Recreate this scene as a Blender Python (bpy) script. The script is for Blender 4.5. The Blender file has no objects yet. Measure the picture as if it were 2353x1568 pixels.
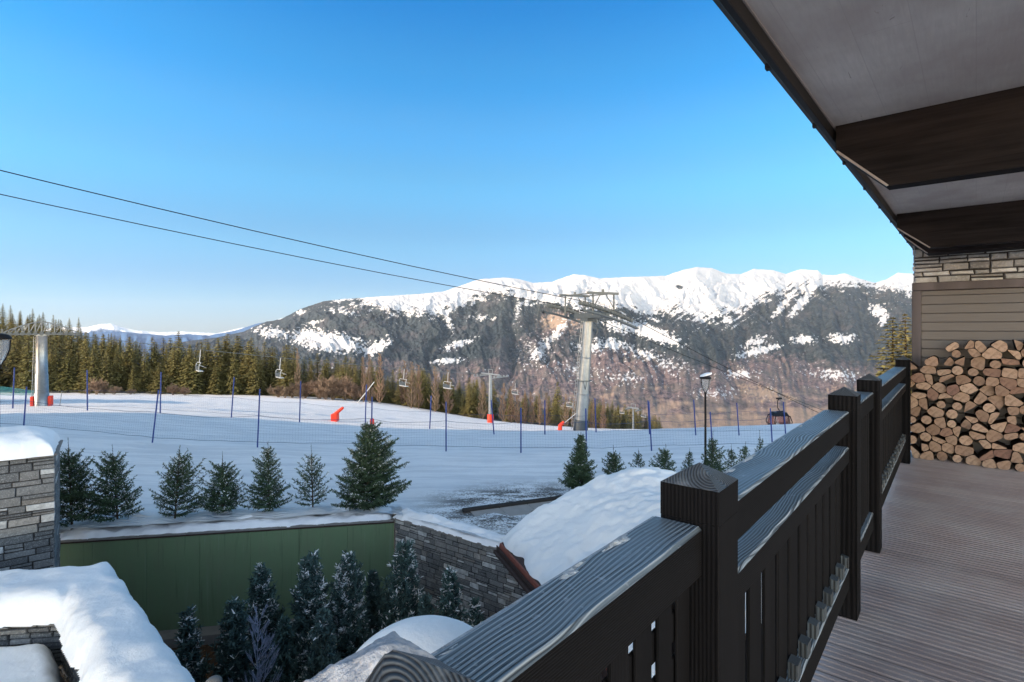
import bpy, math, random
import numpy as np
from mathutils import Vector, Matrix
random.seed(7)
scene = bpy.context.scene
COL = scene.collection
R = math.radians
F = 1233.0; CX = 1176.5; HY = 755.0; CZ = 1.6      # lens calibration of the photograph

# ------------------------------------------------------------------ noise
_rng = np.random.RandomState(11)
_P = _rng.permutation(512); _G = _rng.rand(512) * 2 * np.pi
def pn(x, y):
    x = np.asarray(x, float); y = np.asarray(y, float)
    xi = np.floor(x).astype(int); yi = np.floor(y).astype(int)
    xf = x - xi; yf = y - yi
    def g(i, j, dx, dy):
        a = _G[_P[(_P[(xi + i) & 511] + yi + j) & 511]]
        return np.cos(a) * dx + np.sin(a) * dy
    u = xf * xf * xf * (xf * (xf * 6 - 15) + 10); v = yf * yf * yf * (yf * (yf * 6 - 15) + 10)
    a = g(0, 0, xf, yf) * (1 - u) + g(1, 0, xf - 1, yf) * u
    b = g(0, 1, xf, yf - 1) * (1 - u) + g(1, 1, xf - 1, yf - 1) * u
    return (a * (1 - v) + b * v) * 1.5
def fbm(x, y, o=4, g=.5):
    s = 0; a = 1; f = 1; n = 0
    for k in range(o):
        s = s + a * pn(x * f + k * 17.3, y * f + k * 9.1); n += a; a *= g; f *= 2.03
    return s / n
def sstep(a, b, x):
    t = np.clip((x - a) / (b - a), 0, 1); return t * t * (3 - 2 * t)

# ------------------------------------------------------------------ object helpers
def link(o, parent=None):
    COL.objects.link(o)
    if parent is not None: o.parent = parent
    return o
def tag(o, label=None, cat=None, group=None, kind=None):
    if label: o['label'] = label
    if cat: o['category'] = cat
    if group: o['group'] = group
    if kind: o['kind'] = kind
    return o
def empty(name, loc=(0, 0, 0), rz=0):
    o = bpy.data.objects.new(name, None); o.empty_display_size = .2
    o.location = loc; o.rotation_euler = (0, 0, rz); return link(o)
def copy_tree(o, parent=None):
    c = o.copy(); COL.objects.link(c)
    if parent is not None: c.parent = parent
    for ch in o.children: copy_tree(ch, c)
    return c
class MB:
    """collects geometry and links it as one mesh object"""
    def __init__(s): s.v = []; s.f = []; s.m = []; s.a = []; s.smooth = []
    def add(s, vs, fs, mi=0, att=0.0, smooth=False):
        b = len(s.v); s.v.extend(vs)
        for f in fs:
            s.f.append([b + i for i in f]); s.m.append(mi); s.a.append(att); s.smooth.append(smooth)
    def box(s, x0, x1, y0, y1, z0, z1, mi=0, att=0.0, top=None):
        vs = [(x0,y0,z0),(x1,y0,z0),(x1,y1,z0),(x0,y1,z0),(x0,y0,z1),(x1,y0,z1),(x1,y1,z1),(x0,y1,z1)]
        s.add(vs, [(0,3,2,1),(0,1,5,4),(1,2,6,5),(2,3,7,6),(3,0,4,7)], mi, att)
        s.add([vs[4],vs[5],vs[6],vs[7]], [(0,1,2,3)], mi if top is None else top, att)
    def bevbox(s, x0, x1, y0, y1, z0, z1, b=.004, mi=0, att=0.0, top=None):
        # chamfered box
        tm = mi if top is None else top
        X = (x0, x1); Y = (y0, y1); Z = (z0, z1); idx = {}; vs = []
        for i in (0,1):
            for j in (0,1):
                for k in (0,1):
                    sx = b if i == 0 else -b; sy = b if j == 0 else -b; sz = b if k == 0 else -b
                    idx[i,j,k,'x'] = len(vs); vs.append((X[i], Y[j]+sy, Z[k]+sz))
                    idx[i,j,k,'y'] = len(vs); vs.append((X[i]+sx, Y[j], Z[k]+sz))
                    idx[i,j,k,'z'] = len(vs); vs.append((X[i]+sx, Y[j]+sy, Z[k]))
        I = idx; fs = []; tf = []
        for i in (0,1):
            q = [I[i,0,0,'x'],I[i,1,0,'x'],I[i,1,1,'x'],I[i,0,1,'x']]; fs.append(q if i else q[::-1])
            q = [I[0,i,0,'y'],I[0,i,1,'y'],I[1,i,1,'y'],I[1,i,0,'y']]; fs.append(q if i else q[::-1])
            q = [I[0,0,i,'z'],I[1,0,i,'z'],I[1,1,i,'z'],I[0,1,i,'z']]
            if i: tf.append(q)
            else: fs.append(q[::-1])
        for j in (0,1):
            for k in (0,1):
                q = [I[0,j,k,'y'],I[1,j,k,'y'],I[1,j,k,'z'],I[0,j,k,'z']]; (tf if k else fs).append(q if (j == 0) == (k == 1) else q[::-1])
                q = [I[j,0,k,'x'],I[j,1,k,'x'],I[j,1,k,'z'],I[j,0,k,'z']]; (tf if k else fs).append(q if (j == 1) == (k == 1) else q[::-1])
                q = [I[j,k,0,'x'],I[j,k,1,'x'],I[j,k,1,'y'],I[j,k,0,'y']]; fs.append(q if (j == k) else q[::-1])
        for i in (0,1):
            for j in (0,1):
                for k in (0,1):
                    q = [I[i,j,k,'x'],I[i,j,k,'y'],I[i,j,k,'z']]; fs.append(q if (i+j+k) % 2 else q[::-1])
        base = len(s.v); s.v.extend(vs)
        for q in fs: s.f.append([base+i for i in q]); s.m.append(mi); s.a.append(att); s.smooth.append(False)
        for q in tf: s.f.append([base+i for i in q]); s.m.append(tm); s.a.append(att); s.smooth.append(False)
    def tube(s, p0, p1, r0, r1=None, n=8, mi=0, caps=True, att=0.0, smooth=True):
        if r1 is None: r1 = r0
        p0 = Vector(p0); p1 = Vector(p1); d = p1 - p0
        if d.length < 1e-6: return
        d.normalize(); a = d.orthogonal().normalized(); b = d.cross(a)
        vs = []
        for p, r in ((p0, r0), (p1, r1)):
            for i in range(n):
                t = 2 * math.pi * i / n; vs.append(tuple(p + a * (r * math.cos(t)) + b * (r * math.sin(t))))
        s.add(vs, [(i, (i+1) % n, n + (i+1) % n, n + i) for i in range(n)], mi, att, smooth)
        if caps: s.add(vs, [list(range(n))[::-1], list(range(n, 2*n))], mi, att)
    def path(s, pts, r, n=6, mi=0):
        for a, b in zip(pts[:-1], pts[1:]): s.tube(a, b, r, r, n, mi, True)
    def lathe(s, prof, c=(0,0,0), n=16, mi=0, smooth=True):
        vs = []
        for r, z in prof:
            for i in range(n):
                t = 2*math.pi*i/n; vs.append((c[0]+r*math.cos(t), c[1]+r*math.sin(t), c[2]+z))
        fs = []
        for k in range(len(prof)-1):
            for i in range(n): fs.append((k*n+i, k*n+(i+1)%n, (k+1)*n+(i+1)%n, (k+1)*n+i))
        s.add(vs, fs, mi, 0, smooth)
    def build(s, name, mats, parent=None, loc=None, rz=0):
        me = bpy.data.meshes.new(name)
        me.from_pydata([tuple(v) for v in s.v], [], s.f)
        if not isinstance(mats, (list, tuple)): mats = [mats]
        for m in mats: me.materials.append(m)
        me.polygons.foreach_set('material_index', s.m)
        me.polygons.foreach_set('use_smooth', s.smooth)
        if any(s.a):
            at = me.attributes.new('tint', 'FLOAT', 'FACE'); at.data.foreach_set('value', s.a)
        me.update()
        o = bpy.data.objects.new(name, me); link(o, parent)
        if loc is not None: o.location = loc
        if rz: o.rotation_euler = (0, 0, rz)
        return o
def grid_mesh(name, X, Y, Z, mat, parent=None, atts=None, smooth=True, flip=False):
    n, m = X.shape
    co = np.stack([X, Y, Z], -1).reshape(-1, 3).astype(np.float32)
    i, j = np.meshgrid(np.arange(n-1), np.arange(m-1), indexing='ij')
    a = (i*m + j).ravel(); q = np.stack([a, a+m, a+m+1, a+1], -1)
    if flip: q = q[:, ::-1]
    me = bpy.data.meshes.new(name)
    me.vertices.add(len(co)); me.vertices.foreach_set('co', co.ravel())
    me.loops.add(q.size); me.loops.foreach_set('vertex_index', q.ravel().astype(np.int32))
    me.polygons.add(len(q)); me.polygons.foreach_set('loop_start', np.arange(0, q.size, 4, dtype=np.int32))
    me.polygons.foreach_set('use_smooth', np.full(len(q), smooth))
    for k, A in (atts or {}).items():
        at = me.attributes.new(k, 'FLOAT', 'POINT'); at.data.foreach_set('value', A.ravel().astype(np.float32))
    me.materials.append(mat); me.update(); me.validate()
    o = bpy.data.objects.new(name, me); return link(o, parent)
def tri_mesh(name, V, nper, mi, mats, parent=None, attr=None):
    """V (k,nper,3) array of separate polygons"""
    k = len(V); me = bpy.data.meshes.new(name)
    me.vertices.add(k*nper); me.vertices.foreach_set('co', V.reshape(-1).astype(np.float32))
    me.loops.add(k*nper); me.loops.foreach_set('vertex_index', np.arange(k*nper, dtype=np.int32))
    me.polygons.add(k); me.polygons.foreach_set('loop_start', np.arange(0, k*nper, nper, dtype=np.int32))
    for m in mats: me.materials.append(m)
    me.polygons.foreach_set('material_index', np.asarray(mi, dtype=np.int32))
    if attr is not None:
        at = me.attributes.new('tint', 'FLOAT', 'FACE'); at.data.foreach_set('value', np.asarray(attr, dtype=np.float32))
    me.update(); me.validate()
    o = bpy.data.objects.new(name, me); return link(o, parent)

# ------------------------------------------------------------------ material helpers
class NT:
    def __init__(s, name):
        s.m = bpy.data.materials.new(name); s.m.use_nodes = True
        s.t = s.m.node_tree; s.b = s.t.nodes['Principled BSDF']
    def n(s, typ, **kw):
        nd = s.t.nodes.new(typ)
        for k, v in kw.items():
            if hasattr(nd, k): setattr(nd, k, v)
            else: nd.inputs[k.replace('_', ' ')].default_value = v
        return nd
    def l(s, a, b): s.t.links.new(a, b)
    def coord(s, kind='Object', scale=(1,1,1)):
        tc = s.n('ShaderNodeTexCoord'); mp = s.n('ShaderNodeMapping'); mp.inputs['Scale'].default_value = scale
        s.l(tc.outputs[kind], mp.inputs['Vector']); return mp.outputs['Vector']
    def noise(s, vec, scale, detail=4, rough=.55, dist=0):
        nd = s.n('ShaderNodeTexNoise'); nd.inputs['Scale'].default_value = scale; nd.inputs['Detail'].default_value = detail
        nd.inputs['Roughness'].default_value = rough; nd.inputs['Distortion'].default_value = dist
        if vec is not None: s.l(vec, nd.inputs['Vector'])
        return nd.outputs['Fac']
    def ramp(s, fac, stops, interp='LINEAR'):
        r = s.n('ShaderNodeValToRGB'); r.color_ramp.interpolation = interp
        e = r.color_ramp.elements
        while len(e) < len(stops): e.new(.5)
        for el, (p, c) in zip(e, stops):
            el.position = p; el.color = (c, c, c, 1) if isinstance(c, (int, float)) else (*c, 1)
        s.l(fac, r.inputs['Fac']); return r.outputs['Color']
    def mix(s, f, a, b, mode='MIX'):
        m = s.n('ShaderNodeMix', data_type='RGBA', blend_type=mode)
        for v, i in ((f, 0), (a, 6), (b, 7)):
            if hasattr(v, 'links') or hasattr(v, 'is_linked'): s.l(v, m.inputs[i])
            else: m.inputs[i].default_value = v if isinstance(v, (int, float)) else (*v, 1)
        return m.outputs[2]
    def math(s, op, a, b=0.0, clamp=False):
        m = s.n('ShaderNodeMath', operation=op); m.use_clamp = clamp
        for v, i in ((a, 0), (b, 1)):
            if hasattr(v, 'is_linked'): s.l(v, m.inputs[i])
            else: m.inputs[i].default_value = v
        return m.outputs[0]
    def attr(s, name):
        a = s.n('ShaderNodeAttribute'); a.attribute_name = name; return a.outputs['Fac']
    def bump(s, h, strength=.3, dist=.02):
        b = s.n('ShaderNodeBump'); b.inputs['Strength'].default_value = strength; b.inputs['Distance'].default_value = dist
        s.l(h, b.inputs['Height']); s.l(b.outputs['Normal'], s.b.inputs['Normal'])
    def col(s, c):
        if hasattr(c, 'is_linked'): s.l(c, s.b.inputs['Base Color'])
        else: s.b.inputs['Base Color'].default_value = (*c, 1)
    def set(s, rough=.6, spec=.3, metal=0):
        s.b.inputs['Roughness'].default_value = rough; s.b.inputs['Specular IOR Level'].default_value = spec
        s.b.inputs['Metallic'].default_value = metal; return s.m
def plain(name, c, rough=.6, spec=.3, metal=0, var=.25, scale=6, bump=.1, coord='Object'):
    t = NT(name); v = t.coord(coord); f = t.noise(v, scale, 5)
    t.col(t.mix(f, tuple(x*(1-var) for x in c), tuple(min(1, x*(1+var)) for x in c)))
    if bump: t.bump(f, bump, .02)
    return t.set(rough, spec, metal)

M = {}
def mat_snow(name, tint=(.86,.88,.90), bs=.35, scale=1.5):
    t = NT(name); v = t.coord('Object'); f = t.noise(v, scale, 6, .55); g = t.noise(v, scale*14, 4, .6)
    t.col(t.mix(f, tuple(x*.93 for x in tint), tint))
    h = t.math('ADD', f, t.math('MULTIPLY', g, .12)); t.bump(h, bs, .12); return t.set(.55, .25)
M['snow'] = mat_snow('fresh_snow')
def mat_fluffy():
    t = NT('rounded_snow'); v = t.coord('Object'); f = t.noise(v, 2.2, 3, .5); g = t.noise(v, 60, 2, .5)
    t.col((.86,.88,.91)); g2 = t.noise(v, 11, 7, .68); h = t.math('ADD', t.math('ADD', f, t.math('MULTIPLY', g2, .28)), t.math('MULTIPLY', g, .03)); t.bump(h, .5, .09); return t.set(.6, .2)
M['cushion'] = mat_fluffy()
def mat_wood(name, dark, light, axis, freq=70, dist=2.5, frost=0, rough=.55, bumps=.25, spec=.35):
    """long grain running along axis (0,1,2)"""
    t = NT(name); sc = [1, 1, 1]; sc[axis] = .07
    v = t.coord('Object', tuple(sc))
    n1 = t.noise(v, 6, 3, .5, .3)
    w = t.n('ShaderNodeTexWave', wave_type='RINGS', rings_direction='XYZ'[axis]); w.inputs['Scale'].default_value = freq
    w.inputs['Distortion'].default_value = dist; w.inputs['Detail'].default_value = 2; w.inputs['Detail Scale'].default_value = .35
    mp = t.n('ShaderNodeMapping'); mp.inputs['Location'].default_value = (.23, .31, .17); t.l(v, mp.inputs['Vector']); t.l(mp.outputs[0], w.inputs['Vector'])
    fine = t.noise(t.coord('Object', tuple(.03 if i == axis else 1 for i in range(3))), 260, 3, .6)
    g = t.math('MULTIPLY', w.outputs['Fac'], .65); g = t.math('ADD', g, t.math('MULTIPLY', fine, .35))
    c = t.mix(t.ramp(g, [(.2, 0.), (.75, 1.)]), dark, light)
    c = t.mix(t.ramp(n1, [(.35, 0.), (.7, .6)]), c, dark)
    if frost:
        fr = t.noise(t.coord('Object'), 3.0, 5, .65)
        fr2 = t.math('MULTIPLY', t.ramp(fr, [(.3, .15), (.62, 1.)]), t.ramp(g, [(.3, .08), (.62, 1.)]))
        c = t.mix(t.math('MULTIPLY', fr2, frost), c, (.55,.62,.68))
    t.col(c); t.bump(g, bumps, .004); return t.set(rough, spec)
for i, ax in enumerate('xyz'):
    M['dark_'+ax] = mat_wood('dark_stained_wood_'+ax, (.003,.0032,.0038), (.0105,.0102,.0115), i, rough=.8, spec=.06)
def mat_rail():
    t = NT('frost_and_sheen_rail'); o = t.coord('Object', (.55, 1, 1)); wn = t.noise(o, 3.2, 2, .5); wn2 = t.noise(t.coord('Object', (.2, 1, 1)), 14, 2, .5)
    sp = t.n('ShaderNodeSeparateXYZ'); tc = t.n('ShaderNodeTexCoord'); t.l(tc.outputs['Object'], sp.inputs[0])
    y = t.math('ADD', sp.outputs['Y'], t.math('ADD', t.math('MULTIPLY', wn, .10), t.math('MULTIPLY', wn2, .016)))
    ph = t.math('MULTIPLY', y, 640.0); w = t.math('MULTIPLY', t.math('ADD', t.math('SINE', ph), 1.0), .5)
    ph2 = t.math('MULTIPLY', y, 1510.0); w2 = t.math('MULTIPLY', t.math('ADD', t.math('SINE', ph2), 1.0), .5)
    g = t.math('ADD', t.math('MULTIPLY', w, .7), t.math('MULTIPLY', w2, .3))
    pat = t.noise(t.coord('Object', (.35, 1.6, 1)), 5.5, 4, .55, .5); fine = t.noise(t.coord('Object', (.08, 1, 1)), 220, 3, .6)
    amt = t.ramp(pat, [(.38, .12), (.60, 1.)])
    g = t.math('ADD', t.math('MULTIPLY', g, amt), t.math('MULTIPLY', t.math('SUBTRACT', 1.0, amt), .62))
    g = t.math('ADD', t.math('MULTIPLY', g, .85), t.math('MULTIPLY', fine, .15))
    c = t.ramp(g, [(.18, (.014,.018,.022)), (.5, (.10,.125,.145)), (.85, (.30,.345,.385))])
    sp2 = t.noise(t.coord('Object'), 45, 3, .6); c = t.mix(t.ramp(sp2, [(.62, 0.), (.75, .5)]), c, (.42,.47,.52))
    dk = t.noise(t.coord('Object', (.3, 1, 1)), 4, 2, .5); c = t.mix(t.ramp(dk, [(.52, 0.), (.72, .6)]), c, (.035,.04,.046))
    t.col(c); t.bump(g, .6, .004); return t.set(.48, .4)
M['frost_sheen_x'] = mat_rail()  # pale rail tops: frost plus sky reflection put into the colour
M['frost_z'] = mat_wood('weathered_post_top', (.02,.02,.022), (.09,.10,.115), 1, freq=60, dist=1.5, frost=.25, rough=.4, bumps=.5, spec=.5)
M['rings'] = None
M['notch'] = mat_wood('pale_grained_notch', (.014,.017,.02), (.085,.105,.12), 2, freq=70, dist=2, rough=.5, spec=.3)
def mat_beam():
    t = NT('eaves_beam_wood'); v = t.coord('Object', (1, .06, 1)); a = t.noise(v, 26, 6, .65, .6); b = t.noise(t.coord('Object', (1, .3, 1)), 3.5, 4, .6)
    c = t.mix(t.ramp(a, [(.35, 0.), (.7, 1.)]), (.0045,.004,.0048), (.017,.0145,.016)); c = t.mix(t.ramp(b, [(.45, 0.), (.7, .6)]), c, (.022,.018,.019))
    t.col(c); t.bump(a, .25, .003); return t.set(.75, .08)
M['beam'] = mat_beam()
M['frame'] = mat_wood('panel_frame_wood', (.045,.038,.044), (.085,.072,.08), 2, freq=20)
M['pale_edge'] = plain('pale_chamfer_edge', (.22,.20,.20), .6, .3, 0, .2, 20)
def mat_soffit():
    t = NT('grey_board_soffit'); v = t.coord('Object')
    br = t.n('ShaderNodeTexBrick'); mp = t.n('ShaderNodeMapping'); mp.inputs['Rotation'].default_value = (0, 0, 0)
    t.l(v, mp.inputs[0]); t.l(mp.outputs[0], br.inputs['Vector'])
    br.inputs['Scale'].default_value = 1; br.inputs['Brick Width'].default_value = 2.6; br.inputs['Row Height'].default_value = .19
    br.inputs['Mortar Size'].default_value = .0022; br.inputs['Mortar Smooth'].default_value = .3; br.offset = .37
    br.inputs['Color1'].default_value = (.50,.465,.455,1); br.inputs['Color2'].default_value = (.54,.50,.485,1); br.inputs['Mortar'].default_value = (.42,.39,.38,1)
    g = t.noise(t.coord('Object', (.1, 1, 1)), 60, 4, .6, .4); b = t.noise(v, 1.4, 4, .6)
    k = t.noise(t.coord('Object', (1.0, 3.6, 1)), 6.5, 4, .6, 1.2)
    c = t.mix(t.math('MULTIPLY', g, .55), br.outputs['Color'], (.24,.215,.21))
    c = t.mix(t.ramp(k, [(.27, .7), (.31, 0.)]), c, (.12,.10,.10))
    c = t.mix(t.ramp(b, [(.38, 0.), (.62, .75)]), c, (.30,.255,.245))
    t.col(c); t.bump(t.math('ADD', g, t.math('MULTIPLY', br.outputs['Fac'], -.25)), .3, .006); return t.set(.65, .25)
M['soffit'] = mat_soffit()
def mat_deck():
    t = NT('grooved_deck_boards'); v = t.coord('Object', (1, .05, 1)); g = t.noise(v, 90, 4, .6); b = t.noise(t.coord('Object'), 2.0, 5, .6)
    at = t.attr('tint')
    c = t.mix(g, (.25,.185,.165), (.46,.36,.33))
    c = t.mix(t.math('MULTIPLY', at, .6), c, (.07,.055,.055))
    c = t.mix(t.ramp(b, [(.42, 0.), (.66, .5)]), c, (.42,.375,.35))
    t.col(c); t.bump(g, .25, .003); return t.set(.36, .6)
M['deck'] = mat_deck()
def mat_panel():
    t = NT('horizontal_panel_boards'); v = t.coord('Object', (1, .05, 1)); g = t.noise(v, 70, 4, .6)
    t.col(t.mix(g, (.062,.059,.062), (.100,.094,.098))); t.bump(g, .2, .003); return t.set(.5, .4)
M['panel'] = mat_panel()
def mat_stone(name, dark, mid, light):
    t = NT(name); v = t.coord('Object'); a = t.attr('tint'); n = t.noise(v, 9, 6, .65, .4); n2 = t.noise(v, 45, 4, .6)
    w = t.noise(v, 70, 2, .5); 
    c = t.ramp(a, [(0., dark), (.35, mid), (.62, tuple(x*1.25 for x in mid)), (.8, (mid[0]*1.2, mid[1]*1.05, mid[2]*.92)), (.9, light), (1., tuple(min(1,x*1.25) for x in light))])
    c = t.mix(t.ramp(n, [(.35, .0), (.7, .65)]), c, tuple(x*.55 for x in mid))
    c = t.mix(t.ramp(n2, [(.5, 0.), (.75, .45)]), c, light)
    t.col(c); t.bump(t.math('ADD', n, t.math('MULTIPLY', n2, .5)), .5, .02); return t.set(.75, .2)
M['stone'] = mat_stone('grey_slate_masonry', (.075,.08,.088), (.155,.16,.163), (.50,.51,.51))
M['slate2'] = mat_stone('mixed_slate_masonry', (.10,.105,.11), (.20,.20,.195), (.58,.58,.56))
M['palestone'] = mat_stone('pale_masonry', (.17,.175,.185), (.27,.275,.28), (.52,.53,.54))
M['mortar'] = plain('dark_mortar', (.035,.034,.034), .9, .1, 0, .3, 20)
def mat_green():
    t = NT('green_painted_wall'); v = t.coord('Object'); n = t.noise(v, .9, 5, .6); s = t.noise(t.coord('Object', (1, 1, .06)), 7, 4, .6, .2)
    c = t.mix(n, (.12,.185,.10), (.165,.24,.135)); c = t.mix(t.ramp(s, [(.58, 0.), (.8, .4)]), c, (.26,.32,.26))
    c = t.mix(t.ramp(s, [(.25, .6), (.43, 0.)]), c, (.05,.08,.045)); g_ = t.noise(t.coord('Object', (1, 1, .3)), 2.4, 6, .7); c = t.mix(t.ramp(g_, [(.45, 0.), (.7, .45)]), c, (.15,.17,.11))
    t.col(c); t.bump(n, .1, .02); return t.set(.6, .3)
M['green'] = mat_green()
M['rust'] = plain('rust_red_fascia', (.20,.065,.045), .6, .3, 0, .4, 9)
M['rustdark'] = plain('dark_roof_timber', (.045,.028,.024), .7, .3, 0, .4, 9)
M['concrete'] = plain('grey_concrete', (.20,.19,.18), .8, .2, 0, .25, 5)
M['blue'] = plain('blue_plastic_pole', (.012,.035,.17), .4, .4, 0, .1, 5, 0)
M['navy'] = plain('net_cord', (.03,.05,.11), .7, .2, 0, .1, 5, 0)
M['teal'] = plain('teal_net_cord', (.03,.20,.22), .7, .2, 0, .1, 5, 0)
M['red'] = plain('orange_red_padding', (.80,.055,.02), .55, .3, 0, .15, 4)
def mat_steel():
    t = NT('galvanised_steel'); v = t.coord('Object'); f = t.noise(v, 3, 5); g = t.noise(t.coord('Object', (1,1,.1)), 14, 4)
    t.col(t.mix(f, (.19,.20,.21), (.34,.36,.365))); t.l(t.ramp(g, [(.3,.32),(.7,.5)]), t.b.inputs['Roughness'])
    m = t.set(.4, .5, .75); return m
M['steel'] = mat_steel()
M['darksteel'] = plain('dark_grey_steel', (.06,.075,.085), .5, .4, .3, .3, 5)
M['cable'] = plain('steel_cable', (.012,.012,.014), .8, .1, 0, .1, 5, 0)
M['white'] = plain('white_painted_metal', (.50,.51,.50), .45, .4, 0, .1, 5, 0)
M['black'] = plain('black_painted_metal', (.008,.008,.010), .6, .2, 0, .3, 5, 0)
def mat_glass(name, c, tr=.4):
    t = NT(name); t.col(c); t.b.inputs['Transmission Weight'].default_value = tr; return t.set(.15, .5)
M['lampglass'] = mat_glass('milky_lamp_glass', (.55,.57,.60), .7); M['lampglass'].node_tree.nodes['Principled BSDF'].inputs['IOR'].default_value = 1.05
M['cabglass'] = mat_glass('tinted_cabin_glass', (.30,.13,.11), .75)
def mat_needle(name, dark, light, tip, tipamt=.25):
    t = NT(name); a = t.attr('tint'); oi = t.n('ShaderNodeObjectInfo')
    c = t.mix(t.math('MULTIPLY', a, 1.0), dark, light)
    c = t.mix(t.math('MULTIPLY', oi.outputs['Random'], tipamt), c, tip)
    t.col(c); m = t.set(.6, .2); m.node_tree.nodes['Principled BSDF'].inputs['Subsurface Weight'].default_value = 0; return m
M['fir'] = mat_needle('young_fir_needles', (.016,.034,.020), (.075,.125,.068), (.05,.07,.04), .3)
M['frostfir'] = mat_needle('frosted_fir_needles', (.010,.024,.020), (.085,.15,.135), (.12,.19,.20), .35)
M['spruce'] = mat_needle('sunlit_spruce_needles', (.022,.028,.012), (.31,.27,.095), (.27,.21,.09), .4)
M['bark'] = plain('brown_bark', (.07,.05,.035), .85, .15, 0, .35, 14)
M['greybark'] = plain('greyish_bark', (.15,.11,.08), .85, .15, 0, .3, 4)
M['twig'] = mat_needle('bare_brown_twigs', (.12,.085,.055), (.29,.21,.14), (.26,.15,.11), .4)
M['frosttwig'] = plain('frosty_violet_twigs', (.34,.36,.47), .7, .2, 0, .3, 8, 0)
M['soil'] = plain('bark_mulch_soil', (.055,.034,.022), .9, .1, 0, .7, 22, .8)
# ------------------------------------------------------------------ terrain
S_W = Vector((-.94, -.34, 0)).normalized()                  # horizontal direction towards the sun
CXs = np.array([-1500, 0, 300, 530, 740, 900, 1130, 1340, 1500, 1700, 2000, 3400], float)
def Ye(r): return 47.3 / np.maximum(.94 - .34*r, .3)
yA = [1190]*12
yB = [1000,1000,1022,1028,1032,1037,1041,1040,1038,1032,1024,1020]
yM = [968,968,980,990,998,1006,1010,1008,1003,984,985,985]
yC = [951,951,943.5,958,972,985,988,990,986,977,964,960]
yD = [920,921,921,931,944,955,974,983,992,1014,1000,1000]
yE = [903,905,906,909,913,921,966,986,1012,1075,1060,1060]
yF = [715,738,828,840,866,872,902,960,1030,1085,1120,1120]
yG = [800,840,900,930,950,965,1000,1020,1045,1100,1135,1135]
yH = [1002]*10 + [1002, 1002]
NR, NV = 520, 300
rr = np.linspace(-2.6, 1.7, NR)
def Yb_of(r): return np.where(r < -.22, 15.6/np.maximum(1-.183*r, .2), 12.63/(1+.717*np.maximum(r, -.22)))
Yb = Yb_of(rr); Yend = 2600.0
vv = np.linspace(0, 1, NV)
LY = np.log(Yb)[:, None] + (np.log(Yend) - np.log(Yb))[:, None] * vv[None]
YY = np.exp(LY); XX = rr[:, None] * YY
px = CX + F*rr
ye = Ye(rr)
rowsY = np.stack([np.full(NR, 7.), np.full(NR, 15.), np.full(NR, 25.), .55*25+.45*ye, ye, ye*1.62, np.full(NR, 130.), np.full(NR, 300.), np.full(NR, 620.), np.full(NR, 2600.)], 1)
colI = lambda T: np.interp(px, CXs, T)
yAr = colI(yA)
Hrows = np.stack([np.full(NR, 5.28), np.full(NR, 5.28)] + [(colI(T)-HY)*rowsY[:, k+2]/F for k, T in enumerate([yB, yM, yC, yD, yE, yF, yG, yH])], 1)
HH = np.zeros((NR, NV))
for i in range(NR): HH[i] = np.interp(LY[i], np.log(rowsY[i]), Hrows[i] / np.exp(np.log(rowsY[i])))  # H/Y is smooth in log distance
near = YY < 15
HH = np.where(near, 5.28/YY, HH)
# smoothing of the slope table
def blur(A, k, ax):
    for _ in range(2):
        P = np.pad(A, [(k, k) if a == ax else (0, 0) for a in range(2)], mode='edge'); c = np.cumsum(P, ax)
        z = np.zeros_like(np.take(c, [0], ax)); c = np.concatenate([z, c], ax)
        A = (np.take(c, range(2*k+1, c.shape[ax]), ax) - np.take(c, range(0, c.shape[ax]-2*k-1), ax)) / (2*k+1)
    return A
HH = blur(blur(HH, 7, 0), 4, 1)
ZZ = CZ - HH*YY
ZZ += fbm(XX*.35, YY*.35, 3) * np.clip(YY*.0022, 0, .16) * (YY < 900)
ZZ += .05*fbm(XX*.9+9, YY*.9, 3) * sstep(14, 16, YY) * (YY < 40)
fl = sstep(0, 1, (YY - Yb[:, None] - .1)/.9)          # lumpy planting strip behind the green wall
bank = np.exp(-((YY - Yb[:, None] - .9)/.8)**2) * (.16 + .22*fbm(XX*1.4, YY*1.4, 3)) * (rr[:, None] < -.2)
ZZ += bank
def tz(x, y):
    r = x/max(y, .1); r = min(max(r, rr[0]), rr[-1]); yb = float(Yb_of(np.array(r)))
    v = (math.log(max(y, yb)) - math.log(yb))/(math.log(Yend)-math.log(yb))
    fi = (r-rr[0])/(rr[1]-rr[0]); fj = v*(NV-1); i = min(int(fi), NR-2); j = min(max(int(fj), 0), NV-2); a = fi-i; b = min(max(fj-j, 0), 1)
    return float((ZZ[i,j]*(1-a)+ZZ[i+1,j]*a)*(1-b)+(ZZ[i,j+1]*(1-a)+ZZ[i+1,j+1]*a)*b)
def hit(xd, yd, y0=14, y1=400):
    """point of the slope seen at photo position (xd, yd)"""
    r = (xd-CX)/F; Y = y0
    while Y < y1:
        if CZ - (yd-HY)/F*Y <= tz(r*Y, Y): break
        Y *= 1.006
    return Vector((r*Y, Y, tz(r*Y, Y)))
def pos(xd, Y): return Vector(((xd-CX)/F*Y, Y, 0))
def on(xd, Y):
    p = pos(xd, Y); p.z = tz(p.x, p.y); return p
pxg = CX + F*XX/YY; pyg = HY + F*(CZ-ZZ)/YY
dirt = sstep(19.3, 17.3, YY)*sstep(12.5, 15, YY)*sstep(-3.6, -1.2, XX)*sstep(9, 5, XX)
dirt = np.clip(dirt + .7*np.exp(-((YY-18.6+.0*XX)/1.3)**2)*sstep(-2.5, .5, XX)*sstep(9, 5, XX), 0, 1)
wood = sstep(1.0, 1.06, YY/np.interp(px, CXs, [125,125,128,128,126,118,108,104,100,90,90,90])[:, None])
t = NT('groomed_snow_ground'); v = t.coord('Object'); f = t.noise(v, .5, 5, .55)
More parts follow.
